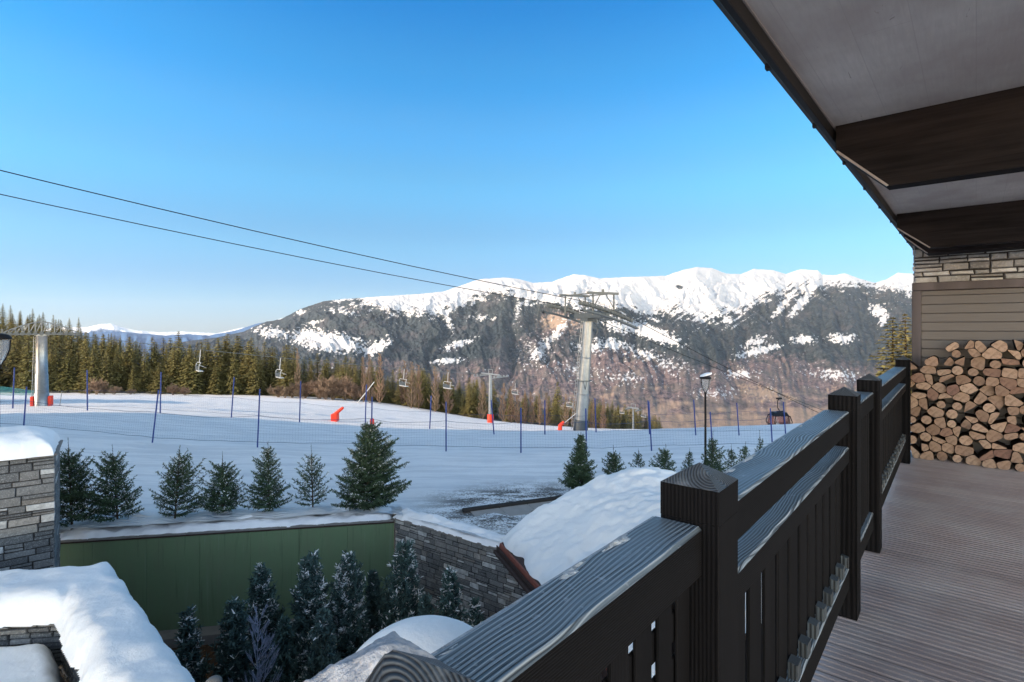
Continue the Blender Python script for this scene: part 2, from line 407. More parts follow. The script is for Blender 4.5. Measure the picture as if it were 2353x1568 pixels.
lines = t.noise(t.coord('Object', (.07, .5, .5)), 3.2, 4, .6, .4); lumps = t.noise(v, 5, 5, .6)
gr = t.noise(v, 16, 5, .7); gr2 = t.noise(t.coord('Object', (.5, 1, 1)), 2.2, 5, .65)
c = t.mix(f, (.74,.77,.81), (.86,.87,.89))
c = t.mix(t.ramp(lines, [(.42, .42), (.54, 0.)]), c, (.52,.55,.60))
dm = t.math('MULTIPLY', t.attr('dirt'), t.ramp(t.math('ADD', t.math('MULTIPLY', gr, .5), t.math('MULTIPLY', gr2, .5)), [(.46, 0.), (.53, 1.)]))
c = t.mix(dm, c, (.075,.065,.055))
c = t.mix(t.attr('wood'), c, (.06,.045,.03))
t.col(c); tr = t.n('ShaderNodeTexWave', wave_type='BANDS', bands_direction='Y'); tr.inputs['Scale'].default_value = 2.2; tr.inputs['Distortion'].default_value = 3; tr.inputs['Detail'].default_value = 3; tr.inputs['Detail Scale'].default_value = .5; t.l(t.coord('Object', (.12, 1, 1)), tr.inputs[0])
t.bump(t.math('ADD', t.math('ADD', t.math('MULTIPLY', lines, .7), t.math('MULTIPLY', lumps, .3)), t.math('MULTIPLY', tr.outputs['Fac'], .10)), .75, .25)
M['piste'] = t.set(.55, .25)
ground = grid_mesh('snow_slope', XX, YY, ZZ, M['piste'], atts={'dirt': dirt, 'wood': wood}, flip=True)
tag(ground, 'shaded and sunlit groomed ski slope behind the young firs', kind='structure')
# garden floor below the retaining walls, and low ground under the chalet
g = MB(); g.box(-140, 60, -90, 15.8, -7.6, -6.5); o = g.build('snow_ground', M['snow']); tag(o, 'snow covered lower ground around the chalet', kind='structure')
g = MB(); g.box(-13, 3.5, 4.5, 15.6, -6.6, -6.49); o = g.build('garden_ground', M['soil']); tag(o, 'brown mulch ground of the sunken garden', kind='structure')
gx, gy = np.meshgrid(np.linspace(-20, 6, 90), np.linspace(4, 15.4, 50), indexing='ij')
gz = -6.62 + .34*np.clip(fbm(gx*.6, gy*.6, 4)+.25, 0, 1)
o = grid_mesh('garden_snow', gx, gy, gz, M['snow']); tag(o, 'thin snow patches on the garden ground', kind='structure')

# ------------------------------------------------------------------ mountains
RIDGE = [(380,790),(440,783),(500,775),(560,762),(585,750),(613,739),(644,734),(691,710),(744,692),(781,688),(894,680),(960,676),(1019,670),(1069,653),(1100,642),(1160,638),(1190,641),(1225,650),(1250,649),(1271,647),(1316,631),(1342,632),(1377,640),(1436,637),(1530,634),(1567,621),(1599,614),(1636,616),(1670,629),(1702,630),(1733,618),(1777,621),(1805,630),(1839,619),(1880,622),(1889,631),(1915,633),(1941,628),(1974,640),(2011,650),(2037,642),(2063,627),(2097,629),(2200,640),(2400,632),(2700,650)]
rx, ry = zip(*RIDGE)
NMx, NMy = 1150, 330
mu = np.linspace(380, 2500, NMx); mv = np.linspace(0, 1, NMy)
r = (mu-CX)/F
Yr = 6900 + 500*np.sin(mu/260.0) + 250*np.sin(mu/90.0+1)
yr = np.interp(mu, rx, ry) + 1.3*fbm(mu/14., mu*0+3, 3)
Zr = (HY-yr)/F*Yr
Y = 2550 + (Yr-2550)[:, None]*mv[None]**.92; X = r[:, None]*Y
z0 = -540.0
V = mv[None]*np.ones((NMx, 1))
Z = z0 + (Zr-z0)[:, None]*(V**1.12)
U = mu[:, None]*np.ones((1, NMy))
# spurs and gullies running down the face
warp = 55*fbm(U/120., V*3.2+5, 4)
shear = np.interp(U[:, 0], [380, 1200, 1500, 2500], [-60, 20, 190, 190])[:, None]*V
sp = 1-np.abs(pn((U+warp+shear)/88., V*2.4))*2
sp2 = 1-np.abs(pn((U+warp*1.3+shear)/34.+40, V*5.5))*2
sp3 = fbm(U/13.+V*8, V*24., 4); sp4 = fbm(U/4.5, V*70., 3)
amp = np.sin(np.pi*np.clip(V, 0, 1)**1.25)**.8; amp = amp*(1-.15*sstep(.72, .85, V))
low_ = 1-.42*sstep(.80, .62, V)
Z = Z + amp*low_*(105*(sp-.5) + 46*(sp2-.5) + 44*sp3 + 17*sp4)
# the valley notch between the two massifs and the big spur of the left one
crest = np.interp(U[:, 0], [1000,1150,1250,1350,1450,1560,1650], [.62,.72,.70,.62,.55,.42,.30])[:, None]
Z = Z + 130*np.exp(-((V-crest)/.10)**2)*sstep(1050, 1200, U)*sstep(1640, 1500, U)
Z = Z - 120*np.exp(-((U-1500+(.75-V)*140)/55)**2)*sstep(.25,.5,V)*sstep(.95,.8,V)
imy = HY + F*(CZ-Z)/Y
# running limit so nothing rises above the ridge line
lim = yr[:, None] + (1-V)*22
over = np.maximum(lim-imy, 0); Z = Z - over*Y/F*1.0; imy = HY + F*(CZ-Z)/Y
Zs = Z
# snow cover: above the tree line plus the clearings, edges broken by noise
sx = [380,613,700,744,781,830,860,900,980,1040,1070,1100,1130,1170,1200,1270,1330,1400,1440,1470,1500,1560,1600,1640,1700,1760,1830,1880,1940,2000,2095,2400]
sy = [700,700,700,690,694,698,712,722,728,716,704,690,677,683,694,704,712,722,718,728,735,722,745,738,728,690,672,668,664,668,682,690]
line = np.interp(U, sx, sy) - 5
n1 = fbm(U/26., imy/12., 4); n2 = fbm(U/9.+imy/14., imy/9., 3); n3 = fbm(U/5., imy/4., 3)
depth = (line - imy)/10.
snow = sstep(-.75, .55, depth*.75 + n1*2.4 + n2*1.7)
rock = sstep(.16, .30, n2)*sstep(2.9, .3, depth)*sstep(1380, 1500, U)
rock2 = sstep(.10, .26, n3+.5*n2)*sstep(2.2, .2, depth)
snow = snow*(1-.85*rock)*(1-.8*rock2)
da = (U*.72+(imy-640)*1.0); db = (U*.72-(imy-640)*1.0)
stk = fbm(da/7., db/60.+3, 4)*sstep(1500, 1560, U)*sstep(1960, 1860, U) + fbm(db/8., da/60., 4)*sstep(1540, 1420, U)*sstep(1380, 1440, U)
snow = np.clip(snow + 1.5*stk*sstep(-5.5, -1., depth)*sstep(5.5, 1.5, depth), 0, 1)
def patch(cx, cy, a, b, rot=0, s=1.0, fuzz=1.0):
    c_, s_ = math.cos(R(rot)), math.sin(R(rot)); dx = U-cx; dy = imy-cy
    p = (dx*c_+dy*s_)/a; q = (-dx*s_+dy*c_)/b
    return s*sstep(-.35, .35, 1-np.sqrt(p*p+q*q) + fuzz*(n2*1.1+n3*1.2))
fzz = 1
for P in [(752,785,82,21,8,1,.7),(705,768,30,10,-10,1,1),(868,797,28,12,-25,1,1),(845,806,16,8,0,.9,1),(1027,830,34,6,-4,1,.8),(1050,792,30,7,-20,.9,1.4),(625,765,30,10,10,1,1.4),
          (1492,764,70,15,20,1,.7),(1415,752,26,9,25,.9,1),(1540,780,20,8,20,.9,1),(1405,792,38,10,10,.85,1.5),(1355,800,28,12,0,.7,1.6),(1480,815,30,9,10,.8,1.6),(1745,806,46,8,-14,1,.9),(1848,781,22,9,0,1,1.1),(1935,778,26,10,0,1,1.2),(1735,785,26,8,-20,.8,1.4),(2020,715,20,13,20,1,.9),(2030,735,8,14,20,.8,1.2),
          (1270,775,9,60,42,.7,1.2),(1235,810,26,22,0,.45,1.6),(1845,690,9,48,38,1,.8),(1800,700,7,40,40,.8,1.2),(1700,860,26,8,0,.8,1.6),(1640,905,34,10,0,.5,1.8),(1920,862,36,8,5,.8,1.8),(1440,870,30,9,0,.5,1.8),(720,742,16,5,-10,.8,1.3),(690,720,9,5,0,.9,1),(790,715,26,6,10,.6,1.6),
          (1030,738,7,22,-20,.7,1.2),(1110,730,22,6,0,.6,1.6),(1190,715,6,34,8,.5,1.4),(1560,660,8,5,0,-.9,.6),(1330,850,40,12,5,.45,2.0),(1540,840,30,12,15,.5,2.0)]:
    snow = np.clip(snow + patch(*P), 0, 1)
# bare brown woods and meadows low down
by = np.interp(U, [380,620,830,900,1000,1100,1200,1250,1320,1360,1400,1500,1600,1700,1760,1850,1950,2100,2400], [1200,860,835,840,850,842,835,830,822,800,798,822,850,835,818,838,842,850,850])
brown = sstep(-1.0, 1.0, (imy-by)/20. + n1*1.6 + n2*1.1)
brown = np.clip(brown + patch(1285,745,48,30,-10,.95,.8) + patch(1230,800,40,30,0,.5,1.3) + patch(1770,850,60,26,-10,.6,1.2), 0, 1)
tan = sstep(-.2, .5, fbm(U/60.+7, imy/18., 4)*1.6 + (imy-930)/70.) * brown
tan = tan*.55; snow = np.clip(snow + .62*sstep(.22, .5, n3+.25*n2)*sstep(-7, -.5, depth)*(1-brown), 0, 1); snow = np.clip(snow + .75*brown*sstep(.28, .5, n3+.35*n1)*sstep(1000, 820, imy), 0, 1)
tan = np.clip(tan + patch(1285,740,34,16,0,.6,1) + patch(1760,905,50,14,10,.6,1.2) + patch(1965,905,50,12,5,.6,1.2), 0, 1)
fine = fbm(U/3.2, imy/2.6, 2)
t = NT('mountain_cover'); v = t.coord('Object', (.001,.001,.001)); n = t.noise(v, 30, 5, .75); n_ = t.noise(v, 5, 5, .7)
vo = t.noise(t.coord('Object', (.001,.001,.0006)), 24, 4, .85)
fo = t.mix(t.ramp(vo, [(.36, 0.), (.62, 1.)]), (.005,.010,.013), (.055,.068,.074)); fo = t.mix(t.ramp(n_, [(.5, 0.), (.72, .5)]), fo, (.13,.105,.11))
br = t.mix(t.ramp(vo, [(.36, 0.), (.62, 1.)]), (.045,.034,.042), (.225,.17,.165)); br = t.mix(t.ramp(n_, [(.40, .55), (.56, 0.)]), br, (.10,.10,.085)); ta = t.mix(n, (.26,.18,.13), (.50,.38,.27))
c = t.mix(t.attr('brown'), fo, br); c = t.mix(t.attr('tan'), c, ta)
sf = t.math('ADD', t.attr('snow'), t.math('MULTIPLY', t.math('SUBTRACT', n, .5), 2.6))
c = t.mix(t.ramp(sf, [(.40, 0.), (.66, 1.)]), c, (.56,.57,.59))
t.col(c); t.bump(vo, .4, 30.0); M['mount'] = t.set(.8, .1)
o = grid_mesh('mountain_range', X, Y, Zs, M['mount'], atts={'snow': snow, 'brown': brown, 'tan': tan}, flip=True)
tag(o, 'snow topped mountain range with dark forest and brown lower slopes', kind='structure')
def far_range(name, pts, Yd, depth, col, snowpx, lab, seed):
    u = np.linspace(pts[0][0], pts[-1][0], 260); a, b = zip(*pts)
    yr = np.interp(u, a, b) + .8*fbm(u/9.+seed, u*0, 3); v = np.linspace(0, 1, 50); r = (u-CX)/F
    Yg = Yd + depth*v[None]*np.ones((len(u), 1)); Zr = (HY-yr)/F*(Yd+depth)
    Zg = -700 + (Zr+700)[:, None]*v[None]**1.0; Ug = u[:, None]*np.ones((1, 50))
    Zg = Zg + np.sin(np.pi*v)[None]*(260*fbm(Ug/28.+seed, v[None]*3., 4))
    im = HY + F*(CZ-Zg)/Yg
    sn = sstep(-3, 3, (yr[:, None]+snowpx-im) + 6*fbm(Ug/9., im/5., 3)) if snowpx > 0 else Zg*0
    return tag(grid_mesh(name, r[:, None]*Yg, Yg, Zg, col, atts={'snow': sn}, flip=True), lab, kind='structure')
t = NT('distant_hill_haze_blue'); c = t.mix(t.attr('snow'), (.05,.12,.26), (.85,.86,.88)); t.col(c); M['farhill'] = t.set(.8, .1)  # hill blue is distance haze put into the base colour
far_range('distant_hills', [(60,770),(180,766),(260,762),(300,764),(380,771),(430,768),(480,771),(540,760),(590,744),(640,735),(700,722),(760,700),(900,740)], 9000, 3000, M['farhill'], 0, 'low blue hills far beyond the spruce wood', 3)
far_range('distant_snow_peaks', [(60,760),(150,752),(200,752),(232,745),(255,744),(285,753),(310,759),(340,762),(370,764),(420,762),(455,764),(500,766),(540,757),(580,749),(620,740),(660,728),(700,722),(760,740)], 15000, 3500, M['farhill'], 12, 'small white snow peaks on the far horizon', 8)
# ------------------------------------------------------------------ balcony railing, in its own frame: x along the rail, y outwards
TH = math.atan2(.7709, .6370)
rail = empty('balcony_railing', (0, 0, 0), TH); tag(rail, 'dark stained wooden balcony railing with pointed posts and frosty handrail', 'railing')
QI, QO = .45, .57
def post_mesh(t0, dz=0.):
    m = MB(); a, b = .413, .553; w = .139; zt = 1.228-dz; ap = 1.272-dz
    m.bevbox(t0, t0+w, a, b, 0.0, 1.15, .002, 0)
    # solid head with a pyramid top
    x0, x1, y0, y1 = t0, t0+w, a, b
    zs = 1.15
    vs = [(x0,y0,zs),(x1,y0,zs),(x1,y1,zs),(x0,y1,zs),(x0,y0,zt),(x1,y0,zt),(x1,y1,zt),(x0,y1,zt)]
    m.add(vs, [(0,3,2,1),(0,1,5,4),(1,2,6,5),(2,3,7,6),(3,0,4,7)], 0)
    c = ((x0+x1)/2, (y0+y1)/2, ap)
    m.add(vs[4:]+[c], [(0,1,4),(1,2,4),(2,3,4),(3,0,4)], 1)
    return m
tq = lambda xd, q: q*(.7709+.637*(xd-CX)/F)/(.637-.7709*(xd-CX)/F)
POSTS = [.297, 1.236, 3.46, 4.60, 7.86]
t = NT('carved_post_top'); v = t.coord('Generated'); w = t.n('ShaderNodeTexWave', wave_type='RINGS', rings_direction='Z')
mp = t.n('ShaderNodeMapping'); mp.inputs['Location'].default_value = (-.38, -.2, 0); t.l(v, mp.inputs[0]); t.l(mp.outputs[0], w.inputs[0])
w.inputs['Scale'].default_value = 6.5; w.inputs['Distortion'].default_value = .6; w.inputs['Detail'].default_value = 2
n = t.noise(t.coord('Object'), 9, 5, .65)
c = t.mix(w.outputs['Fac'], (.012,.012,.014), (.075,.085,.095)); c = t.mix(t.ramp(n, [(.55, 0.), (.8, .6)]), c, (.3,.33,.36))
t.col(c); t.bump(w.outputs['Fac'], .5, .004); M['posttop'] = t.set(.45, .45)
for k, t0 in enumerate(POSTS):
    p = post_mesh(t0, .022 if k == 0 else 0.).build('post', [M['dark_z'], M['posttop']], rail)
# frost and old snow clinging to the outer half of the nearest post top
def crust(name, fn, nx, ny, mat, parent, thick):
    xs = np.linspace(0, 1, nx); ys = np.linspace(0, 1, ny); A, B = np.meshgrid(xs, ys, indexing='ij')
    X, Y, Z = fn(A, B); e = np.minimum(np.minimum(A, 1-A)*nx/4, np.minimum(B, 1-B)*ny/4); e = np.clip(e, 0, 1)
    Zt = Z + thick(A, B)*np.sqrt(e) - .004*(1-e)
    return grid_mesh(name, X, Y, Zt, mat, parent)
t0 = POSTS[0]
def f0(A, B):
    x = t0-.002+.143*A; y = .553+.004-.085*B
    cx, cy = t0+.0695, .483; z = 1.250-.044*np.maximum(np.abs(x-cx)/.0725, np.abs(y-cy)/.073)
    return x, y, z
M['crust'] = plain('crusty_old_snow', (.36,.37,.40), .6, .3, 0, .6, 40, .8)
M['dirtcrust'] = plain('melting_frost_crust', (.40,.42,.44), .45, .5, 0, .5, 60, .9)
crust('snow_crust', f0, 46, 30, M['crust'], rail.children[0], lambda A, B: .002+.0065*np.clip(.35+fbm(A*5, B*4, 4)*1.6, 0, 1)*(1-B)**.4)
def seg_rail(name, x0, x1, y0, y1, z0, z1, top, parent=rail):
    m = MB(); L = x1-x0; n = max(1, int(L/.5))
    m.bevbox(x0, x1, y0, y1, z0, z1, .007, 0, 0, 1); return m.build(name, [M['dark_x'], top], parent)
segs = [(-1.6, POSTS[0])] + [(POSTS[i]+.139, POSTS[i+1]) for i in range(4)] + [(POSTS[4]+.139, 8.6)]
for k, (a, b) in enumerate(segs):
    if b-a < .02: continue
    tr = seg_rail('top_rail', a, b, QI, QO, 1.025, 1.143, M['frost_sheen_x'])
    narrow = k in (0, 1, 3)
    # thin crust of old frost along the outer edge of the handrail
    if k in (1, 2):
        fx = lambda A, B: (a+.0+(b-a)*A, QO+.003-.034*B, 1.143+0*A)
        crust('frost_edge', fx, int((b-a)*90), 9, M['dirtcrust'], tr, lambda A, B: .010*np.clip(fbm(A*(b-a)*9+k*5, B*1.5, 4)*2.2-.12+.5*np.exp(-((A-.62)/.2)**2)*(k == 1), 0, 1) - .0035)
    if not narrow:
        seg_rail('mid_rail', a, b, QI, QO-.002, .858, .947, M['frost_sheen_x'])
    seg_rail('bottom_rail', a, b, QI, QO-.03, .164, .285, M['frost_sheen_x'])
    if narrow:                                             # lattice of crossed boards
        lm = MB(); y = .475; n = int(round((b-a)/.10)); st = (b-a)/n
        for i in range(n): lm.bevbox(a+i*st+.014, a+(i+1)*st-.014, y, y+.008, .285, 1.025, .003)
        zz = .30
        while zz < 1.0: lm.bevbox(a+.001, b-.001, y+.009, y+.017, zz, min(zz+.068, 1.02), .003); zz += .10
        lm.build('lattice', M['dark_z'], rail)
    else:
        n = int(round((b-a)/.168)); st = (b-a)/n
        for i in range(n):
            bm = MB(); c = a+(i+.5)*st; h = st/2-.022
            bm.bevbox(c-h, c+h, .489, .502, .2855, .8575, .004)
            bm.build('baluster', M['dark_z'], rail)
            # light blocks notched between the boards on the bottom rail
        for i in range(n+1):
            c = a+i*st; x0, x1 = max(c-.030, a+.001), min(c+.030, b-.001); nb = MB()
            nb.add([(x0,.4515,.287),(x1,.4515,.287),(x1,.486,.287),(x0,.486,.287),(x0,.486,.350),(x1,.486,.350),(x0,.4515,.343),(x1,.4515,.343)], [(0,1,7,6),(6,7,5,4),(0,6,4,3),(1,2,5,7)], 0)
            nb.build('notched_block', M['notch'], rail)

# ------------------------------------------------------------------ deck
dk = MB(); x = -1.2; rng = random.Random(3)
while x < 8.6:
    tt = rng.random(); wd = .137; ng = 3; p = wd/ng; prof = []
    for i in range(ng):
        b0 = x+i*p; prof += [(b0+.003, -.008), (b0+.011, 0.), (b0+p-.009, 0.), (b0+p-.001, -.008)]
    vs = []
    for (xx, z) in prof: vs += [(xx, .56, z), (xx, -1.35, z)]
    n = len(prof)
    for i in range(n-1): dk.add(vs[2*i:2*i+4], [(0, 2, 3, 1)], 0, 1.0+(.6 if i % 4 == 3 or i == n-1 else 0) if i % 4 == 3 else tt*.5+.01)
    dk.add([(x, .56, -.03), (x, -1.35, -.03), (x+wd+.0085, -1.35, -.03), (x+wd+.0085, .56, -.03)], [(0,1,2,3)], 0, 1)
    x += wd+.008
dk.box(-1.2, 8.6, -1.35, .56, -.2, -.035)
deck = dk.build('deck_floor', M['deck'], None, (0,0,0), TH); tag(deck, 'weathered grooved brown deck boards of the balcony', kind='structure')

# ------------------------------------------------------------------ masonry
def masonry(m, x0, x1, z0, z1, y, out=-1, hs=(.06,.13), ws=(.16,.42), seed=1, big=.05, gap=.010, jit=.018, top=None, axis='x', ybk=None):
    """courses of individual blocks on the plane y, facing out (-1 or +1) along y"""
    rg = random.Random(seed); z = z0
    def put(a, b, c, d):
        if top is not None:
            d = min(d, top((a+b)/2))
            if d-c < .02: return
        o = rg.uniform(.008, .008+jit); yy = y+out*o; g = gap/2+rg.uniform(0, .004); bv = .010
        a += g; b -= g; c += g; d -= g
        if b-a < .03 or d-c < .02: return
        j = lambda: rg.uniform(-.006, .006)
        q = [(a+j(), c+j()), (b+j(), c+j()), (b+j(), d+j()), (a+j(), d+j())]
        P = lambda u, w, w2: (u, w2, w) if axis == 'x' else (w2, u, w)
        cxm, czm = (a+b)/2, (c+d)/2
        vb = [P(u, w, y) for u, w in q]; vf = [P(u+(bv if u < cxm else -bv), w+(bv if w < czm else -bv)*.8, yy+out*rg.uniform(0, .006)) for u, w in q]
        fs = [(4,5,6,7)] + [(i, (i+1) % 4, 4+(i+1) % 4, 4+i) for i in range(4)]
        if (out > 0) ^ (axis == 'y'): fs = [f[::-1] for f in fs]
        s = rg.random(); att = (.02+.98*s*.72) if rg.random() > big*2.2 else .80+.2*rg.random()
        m.add(vb+vf, fs, 0, att)
    holes = []
    while z < z1-.02:
        h = min(rg.uniform(*hs), z1-z); 
        if z1-z-h < .04: h = z1-z
        x = x0 - rg.uniform(0, .1)
        while x < x1:
            w = rg.uniform(*ws)
            if rg.random() < .25 and h > .085:
                k = rg.uniform(.4, .6); a, b = max(x, x0), min(x+w, x1)
                if b > a: put(a, b, z, z+h*k); put(a, b, z+h*k, z+h)
            else:
                a, b = max(x, x0), min(x+w, x1)
                if b > a: put(a, b, z, z+h)
            x += w
        z += h

# ------------------------------------------------------------------ chalet around the balcony
ch = empty('chalet', (0, 0, 0), TH); tag(ch, 'chalet end with pale stone wall, board panel and dark roof beams over the balcony', 'building')
WX = 8.62
w = MB(); w.box(WX+.03, WX+.6, -3.4, .405, 0, 3.0); w.build('wall', M['mortar'], ch)
w = MB(); masonry(w, -3.4, .41, 2.17, 2.9, WX+.03, -1, (.055,.115), (.14,.36), 5, .2, .010, .014, axis='y'); masonry(w, WX+.03, WX+.6, 0.0, 2.9, .405, 1, (.08,.15), (.16,.42), 8, .12, .010, .014)
w.build('stone_cladding', M['palestone'], ch)
w = MB(); z = .0; k = 0
while z < 2.07: w.bevbox(WX-.005, WX+.028, -3.3, .35, z, min(z+.108, 2.075), .004); z += .112
w.build('board_panel', M['panel'], ch)
w = MB(); w.bevbox(WX-.05, WX+.029, -3.4, .43, 2.08, 2.18, .006); w.bevbox(WX-.051, WX+.029, .335, .432, 0.0, 2.079, .006); w.build('panel_frame', M['frame'], ch)
w = MB(); w.box(-1.5, WX+.6, -1.9, .45, -7.5, -.21); w.build('lower_wall', M['mortar'], ch)
# roof in a frame turned by the eaves direction
TR = math.atan2(.756, .654); dr = TR-TH
rf = MB(); rf.box(-.4, 10.4, -.95, .64, CZ+1.2, CZ+1.24); s = rf.build('soffit', M['soffit'], ch, None, dr)
rf = MB(); rf.box(-.4, 10.4, -.95, .73, CZ+1.245, CZ+1.5); rf.build('roof', M['rustdark'], ch, None, dr)
rf = MB(); rf.bevbox(-.4, 10.4, .645, .675, CZ+1.13, CZ+1.244, .004); rf.box(-.4, 10.4, .682, .72, CZ+1.205, CZ+1.215)
# eaves gutter
prof = [(.722, 1.200), (.712, 1.172), (.690, 1.160), (.680, 1.175)]
for (qa, za), (qb, zb) in zip(prof[:-1], prof[1:]):
    rf.add([(-.4, qa, CZ+za), (10.4, qa, CZ+za), (10.4, qb, CZ+zb), (-.4, qb, CZ+zb)], [(0,1,2,3)], 0)
xx = -.2
while xx < 10: rf.box(xx, xx+.03, .676, .70, CZ+1.135, CZ+1.158); xx += .9
rf.build('gutter', M['black'], ch, None, dr)
rf = MB(); rf.box(-.4, 10.4, .638, .6445, CZ+1.194, CZ+1.199); rf.build('edge_strip', M['pale_edge'], ch, None, dr)
for (x0, wd, zb, q0) in ((3.66, .12, .80, .38), (6.90, .12, .82, .36), (7.62, .30, .845, .42)):
    b = MB(); za, zt = CZ+zb, CZ+1.1985; qa, qb = q0, .628; zc = CZ+1.045
    P = [(-.94, zt), (qb, zt), (qb, zc), (qa, za), (-.94, za)]
    vs = [(x0, q, z) for q, z in P] + [(x0+wd, q, z) for q, z in P]
    b.add(vs, [(0,1,2,3,4), (9,8,7,6,5)] + [(i, i+5, (i+1) % 5+5, (i+1) % 5) for i in range(5)], 0)
    bo = b.build('roof_beam', M['beam'], ch, None, dr)
    e = MB(); dx = .004                                       # pale strip along the chamfer at the beam's end
    e.add([(x0-.002, qb+.001, zc), (x0+.016, qb+.001, zc), (x0+.016, qa, za-.002), (x0-.002, qa, za-.002)], [(0,1,2,3)], 0)
    e.add([(x0-.002, qb+.001, zc), (x0-.002, qa, za-.002), (x0-.002, qa-.01, za+.004), (x0-.002, qb-.008, zc+.008)], [(0,1,2,3)], 0)
    e.build('chamfer_edge', M['pale_edge'], bo, None)

# ------------------------------------------------------------------ firewood: every log a thing
def cut_mat(name, a, b, c):
    t = NT(name); v = t.coord('Object'); oi = t.n('ShaderNodeObjectInfo')
    w = t.n('ShaderNodeTexWave', wave_type='RINGS', rings_direction='X'); w.inputs['Scale'].default_value = 32; w.inputs['Distortion'].default_value = 1.5; w.inputs['Detail'].default_value = 2
    t.l(v, w.inputs[0]); n = t.noise(v, 28, 5, .65); f = t.noise(v, 140, 3, .6)
    cc = t.mix(oi.outputs['Random'], a, b); cc = t.mix(t.math('MULTIPLY', w.outputs['Fac'], .30), cc, c); cc = t.mix(t.ramp(n, [(.45, 0.), (.7, .6)]), cc, tuple(x*.75 for x in c))
    t.col(cc); t.bump(f, .4, .004); return t.set(.75, .15)
M['cut'] = cut_mat('fresh_cut_wood', (.22,.148,.108), (.40,.29,.215), (.12,.07,.048))
M['cutdark'] = cut_mat('old_cut_wood', (.17,.10,.08), (.24,.15,.11), (.08,.05,.04))
M['logbark'] = plain('dark_log_bark', (.035,.022,.018), .9, .1, 0, .5, 25, .8)
rg = random.Random(21)
logs = []
pts = []; dz = .104; z = .056; row = 0
while z < 1.52:
    q = .415 - (row % 2)*.072
    while q > -1.25:
        pts.append((q+rg.uniform(-.026, .026), z+rg.uniform(-.024, .024))); q -= .134*rg.uniform(.80, 1.25)
    z += dz; row += 1
def top_z(q): return np.interp(q, [-1.3,-.55,-.45,-.35,-.2,-.1,.0,.1,.2,.3,.43], [1.52,1.50,1.50,1.47,1.50,1.50,1.47,1.36,1.31,1.24,1.18])
def clip(poly, nx, ny, d):
    out = []
    for i in range(len(poly)):
        a = poly[i]; b = poly[(i+1) % len(poly)]; da = a[0]*nx+a[1]*ny-d; db = b[0]*nx+b[1]*ny-d
        if da <= 0: out.append(a)
        if (da < 0) != (db < 0): s = da/(da-db); out.append((a[0]+(b[0]-a[0])*s, a[1]+(b[1]-a[1])*s))
    return out
for i, (q, z) in enumerate(pts):
    if z > top_z(q)-.03 or q > .47 or q < -1.25: continue
    poly = [(q-.105, max(z-.10, .004)), (q+.105, max(z-.10, .004)), (q+.105, z+.085), (q-.105, z+.085)]
    poly = clip(poly, 1, 0, .458)
    for j, (a, b) in enumerate(pts):
        if i == j or abs(a-q) > .25 or abs(b-z) > .25: continue
        dx, dy = a-q, b-z; L = math.hypot(dx, dy); poly = clip(poly, dx/L, dy/L, (dx*(q+a)/2+dy*(z+b)/2)/L - .003)
    if len(poly) < 3: continue
    kind = rg.random()
    cx = sum(p[0] for p in poly)/len(poly); cz = sum(p[1] for p in poly)/len(poly)
    if kind < .24:
        rr_ = min(abs((poly[k][0]-cx)*(poly[(k+1) % len(poly)][1]-cz)-(poly[(k+1) % len(poly)][0]-cx)*(poly[k][1]-cz))/max(1e-6, math.hypot(poly[(k+1) % len(poly)][0]-poly[k][0], poly[(k+1) % len(poly)][1]-poly[k][1])) for k in range(len(poly)))
        rr_ *= rg.uniform(1.0, 1.08); e = rg.uniform(.9, 1.05)
        poly = [(cx+rr_*math.cos(2*math.pi*k/18)*e*(1+.04*math.sin(3*k)), cz+rr_*math.sin(2*math.pi*k/18)) for k in range(18)]; cls = 'round'
    else:
        cls = 'split'
        if rg.random() < .5 and len(poly) > 4:                # wedge: cut a side off
            an = rg.uniform(0, 6.28); poly = clip(poly, math.cos(an), math.sin(an), cx*math.cos(an)+cz*math.sin(an)+rg.uniform(-.004, .022))
        for _ in range(2):                                     # soften corners
            poly = [((1-s)*poly[k][0]+s*poly[(k+1) % len(poly)][0], (1-s)*poly[k][1]+s*poly[(k+1) % len(poly)][1]) for k in range(len(poly)) for s in (.17, .83)]
    dark = rg.random() < .16
    x0 = 8.255 + rg.uniform(-.055, .035); n = len(poly); L = 8.56-x0
    m = MB(); lx = [0, L]
    c0x, c0z = sum(p[0] for p in poly)/n, sum(p[1] for p in poly)/n
    sl = rg.uniform(-.15, .15)
    fr = [(sl*(p[0]-c0x), p[0]-c0x, p[1]-c0z) for p in poly]; bk = [(L, p[0]-c0x, p[1]-c0z) for p in poly]
    m.add(fr, [list(range(n))], 0); m.add(fr+bk, [(k, n+k, n+(k+1) % n, (k+1) % n) for k in range(n)], 1); m.add(bk, [list(range(n))[::-1]], 1)
    o = m.build('firewood_log', [M['cutdark' if dark else 'cut'], M['logbark']], None)
    o.rotation_euler = (0, 0, TH); lx_, ly_ = x0, c0x
    o.location = (.637*lx_-.7709*ly_, .7709*lx_+.637*ly_, c0z)
    zrow = c0z; ql = c0x
    where = 'in the bottom of the pile on the deck' if zrow < .16 else ('on top of the pile against the board panel' if zrow > top_z(ql)-.17 else ('at the pile side beside the railing post' if ql > .32 else 'inside the stacked pile'))
    kindlab = ('dark brown ' if dark else 'pale ') + ('round cut firewood log ' if cls == 'round' else 'split wedge firewood log ')
    tag(o, kindlab + where, 'firewood log', kindlab.strip() + 's ' + where)
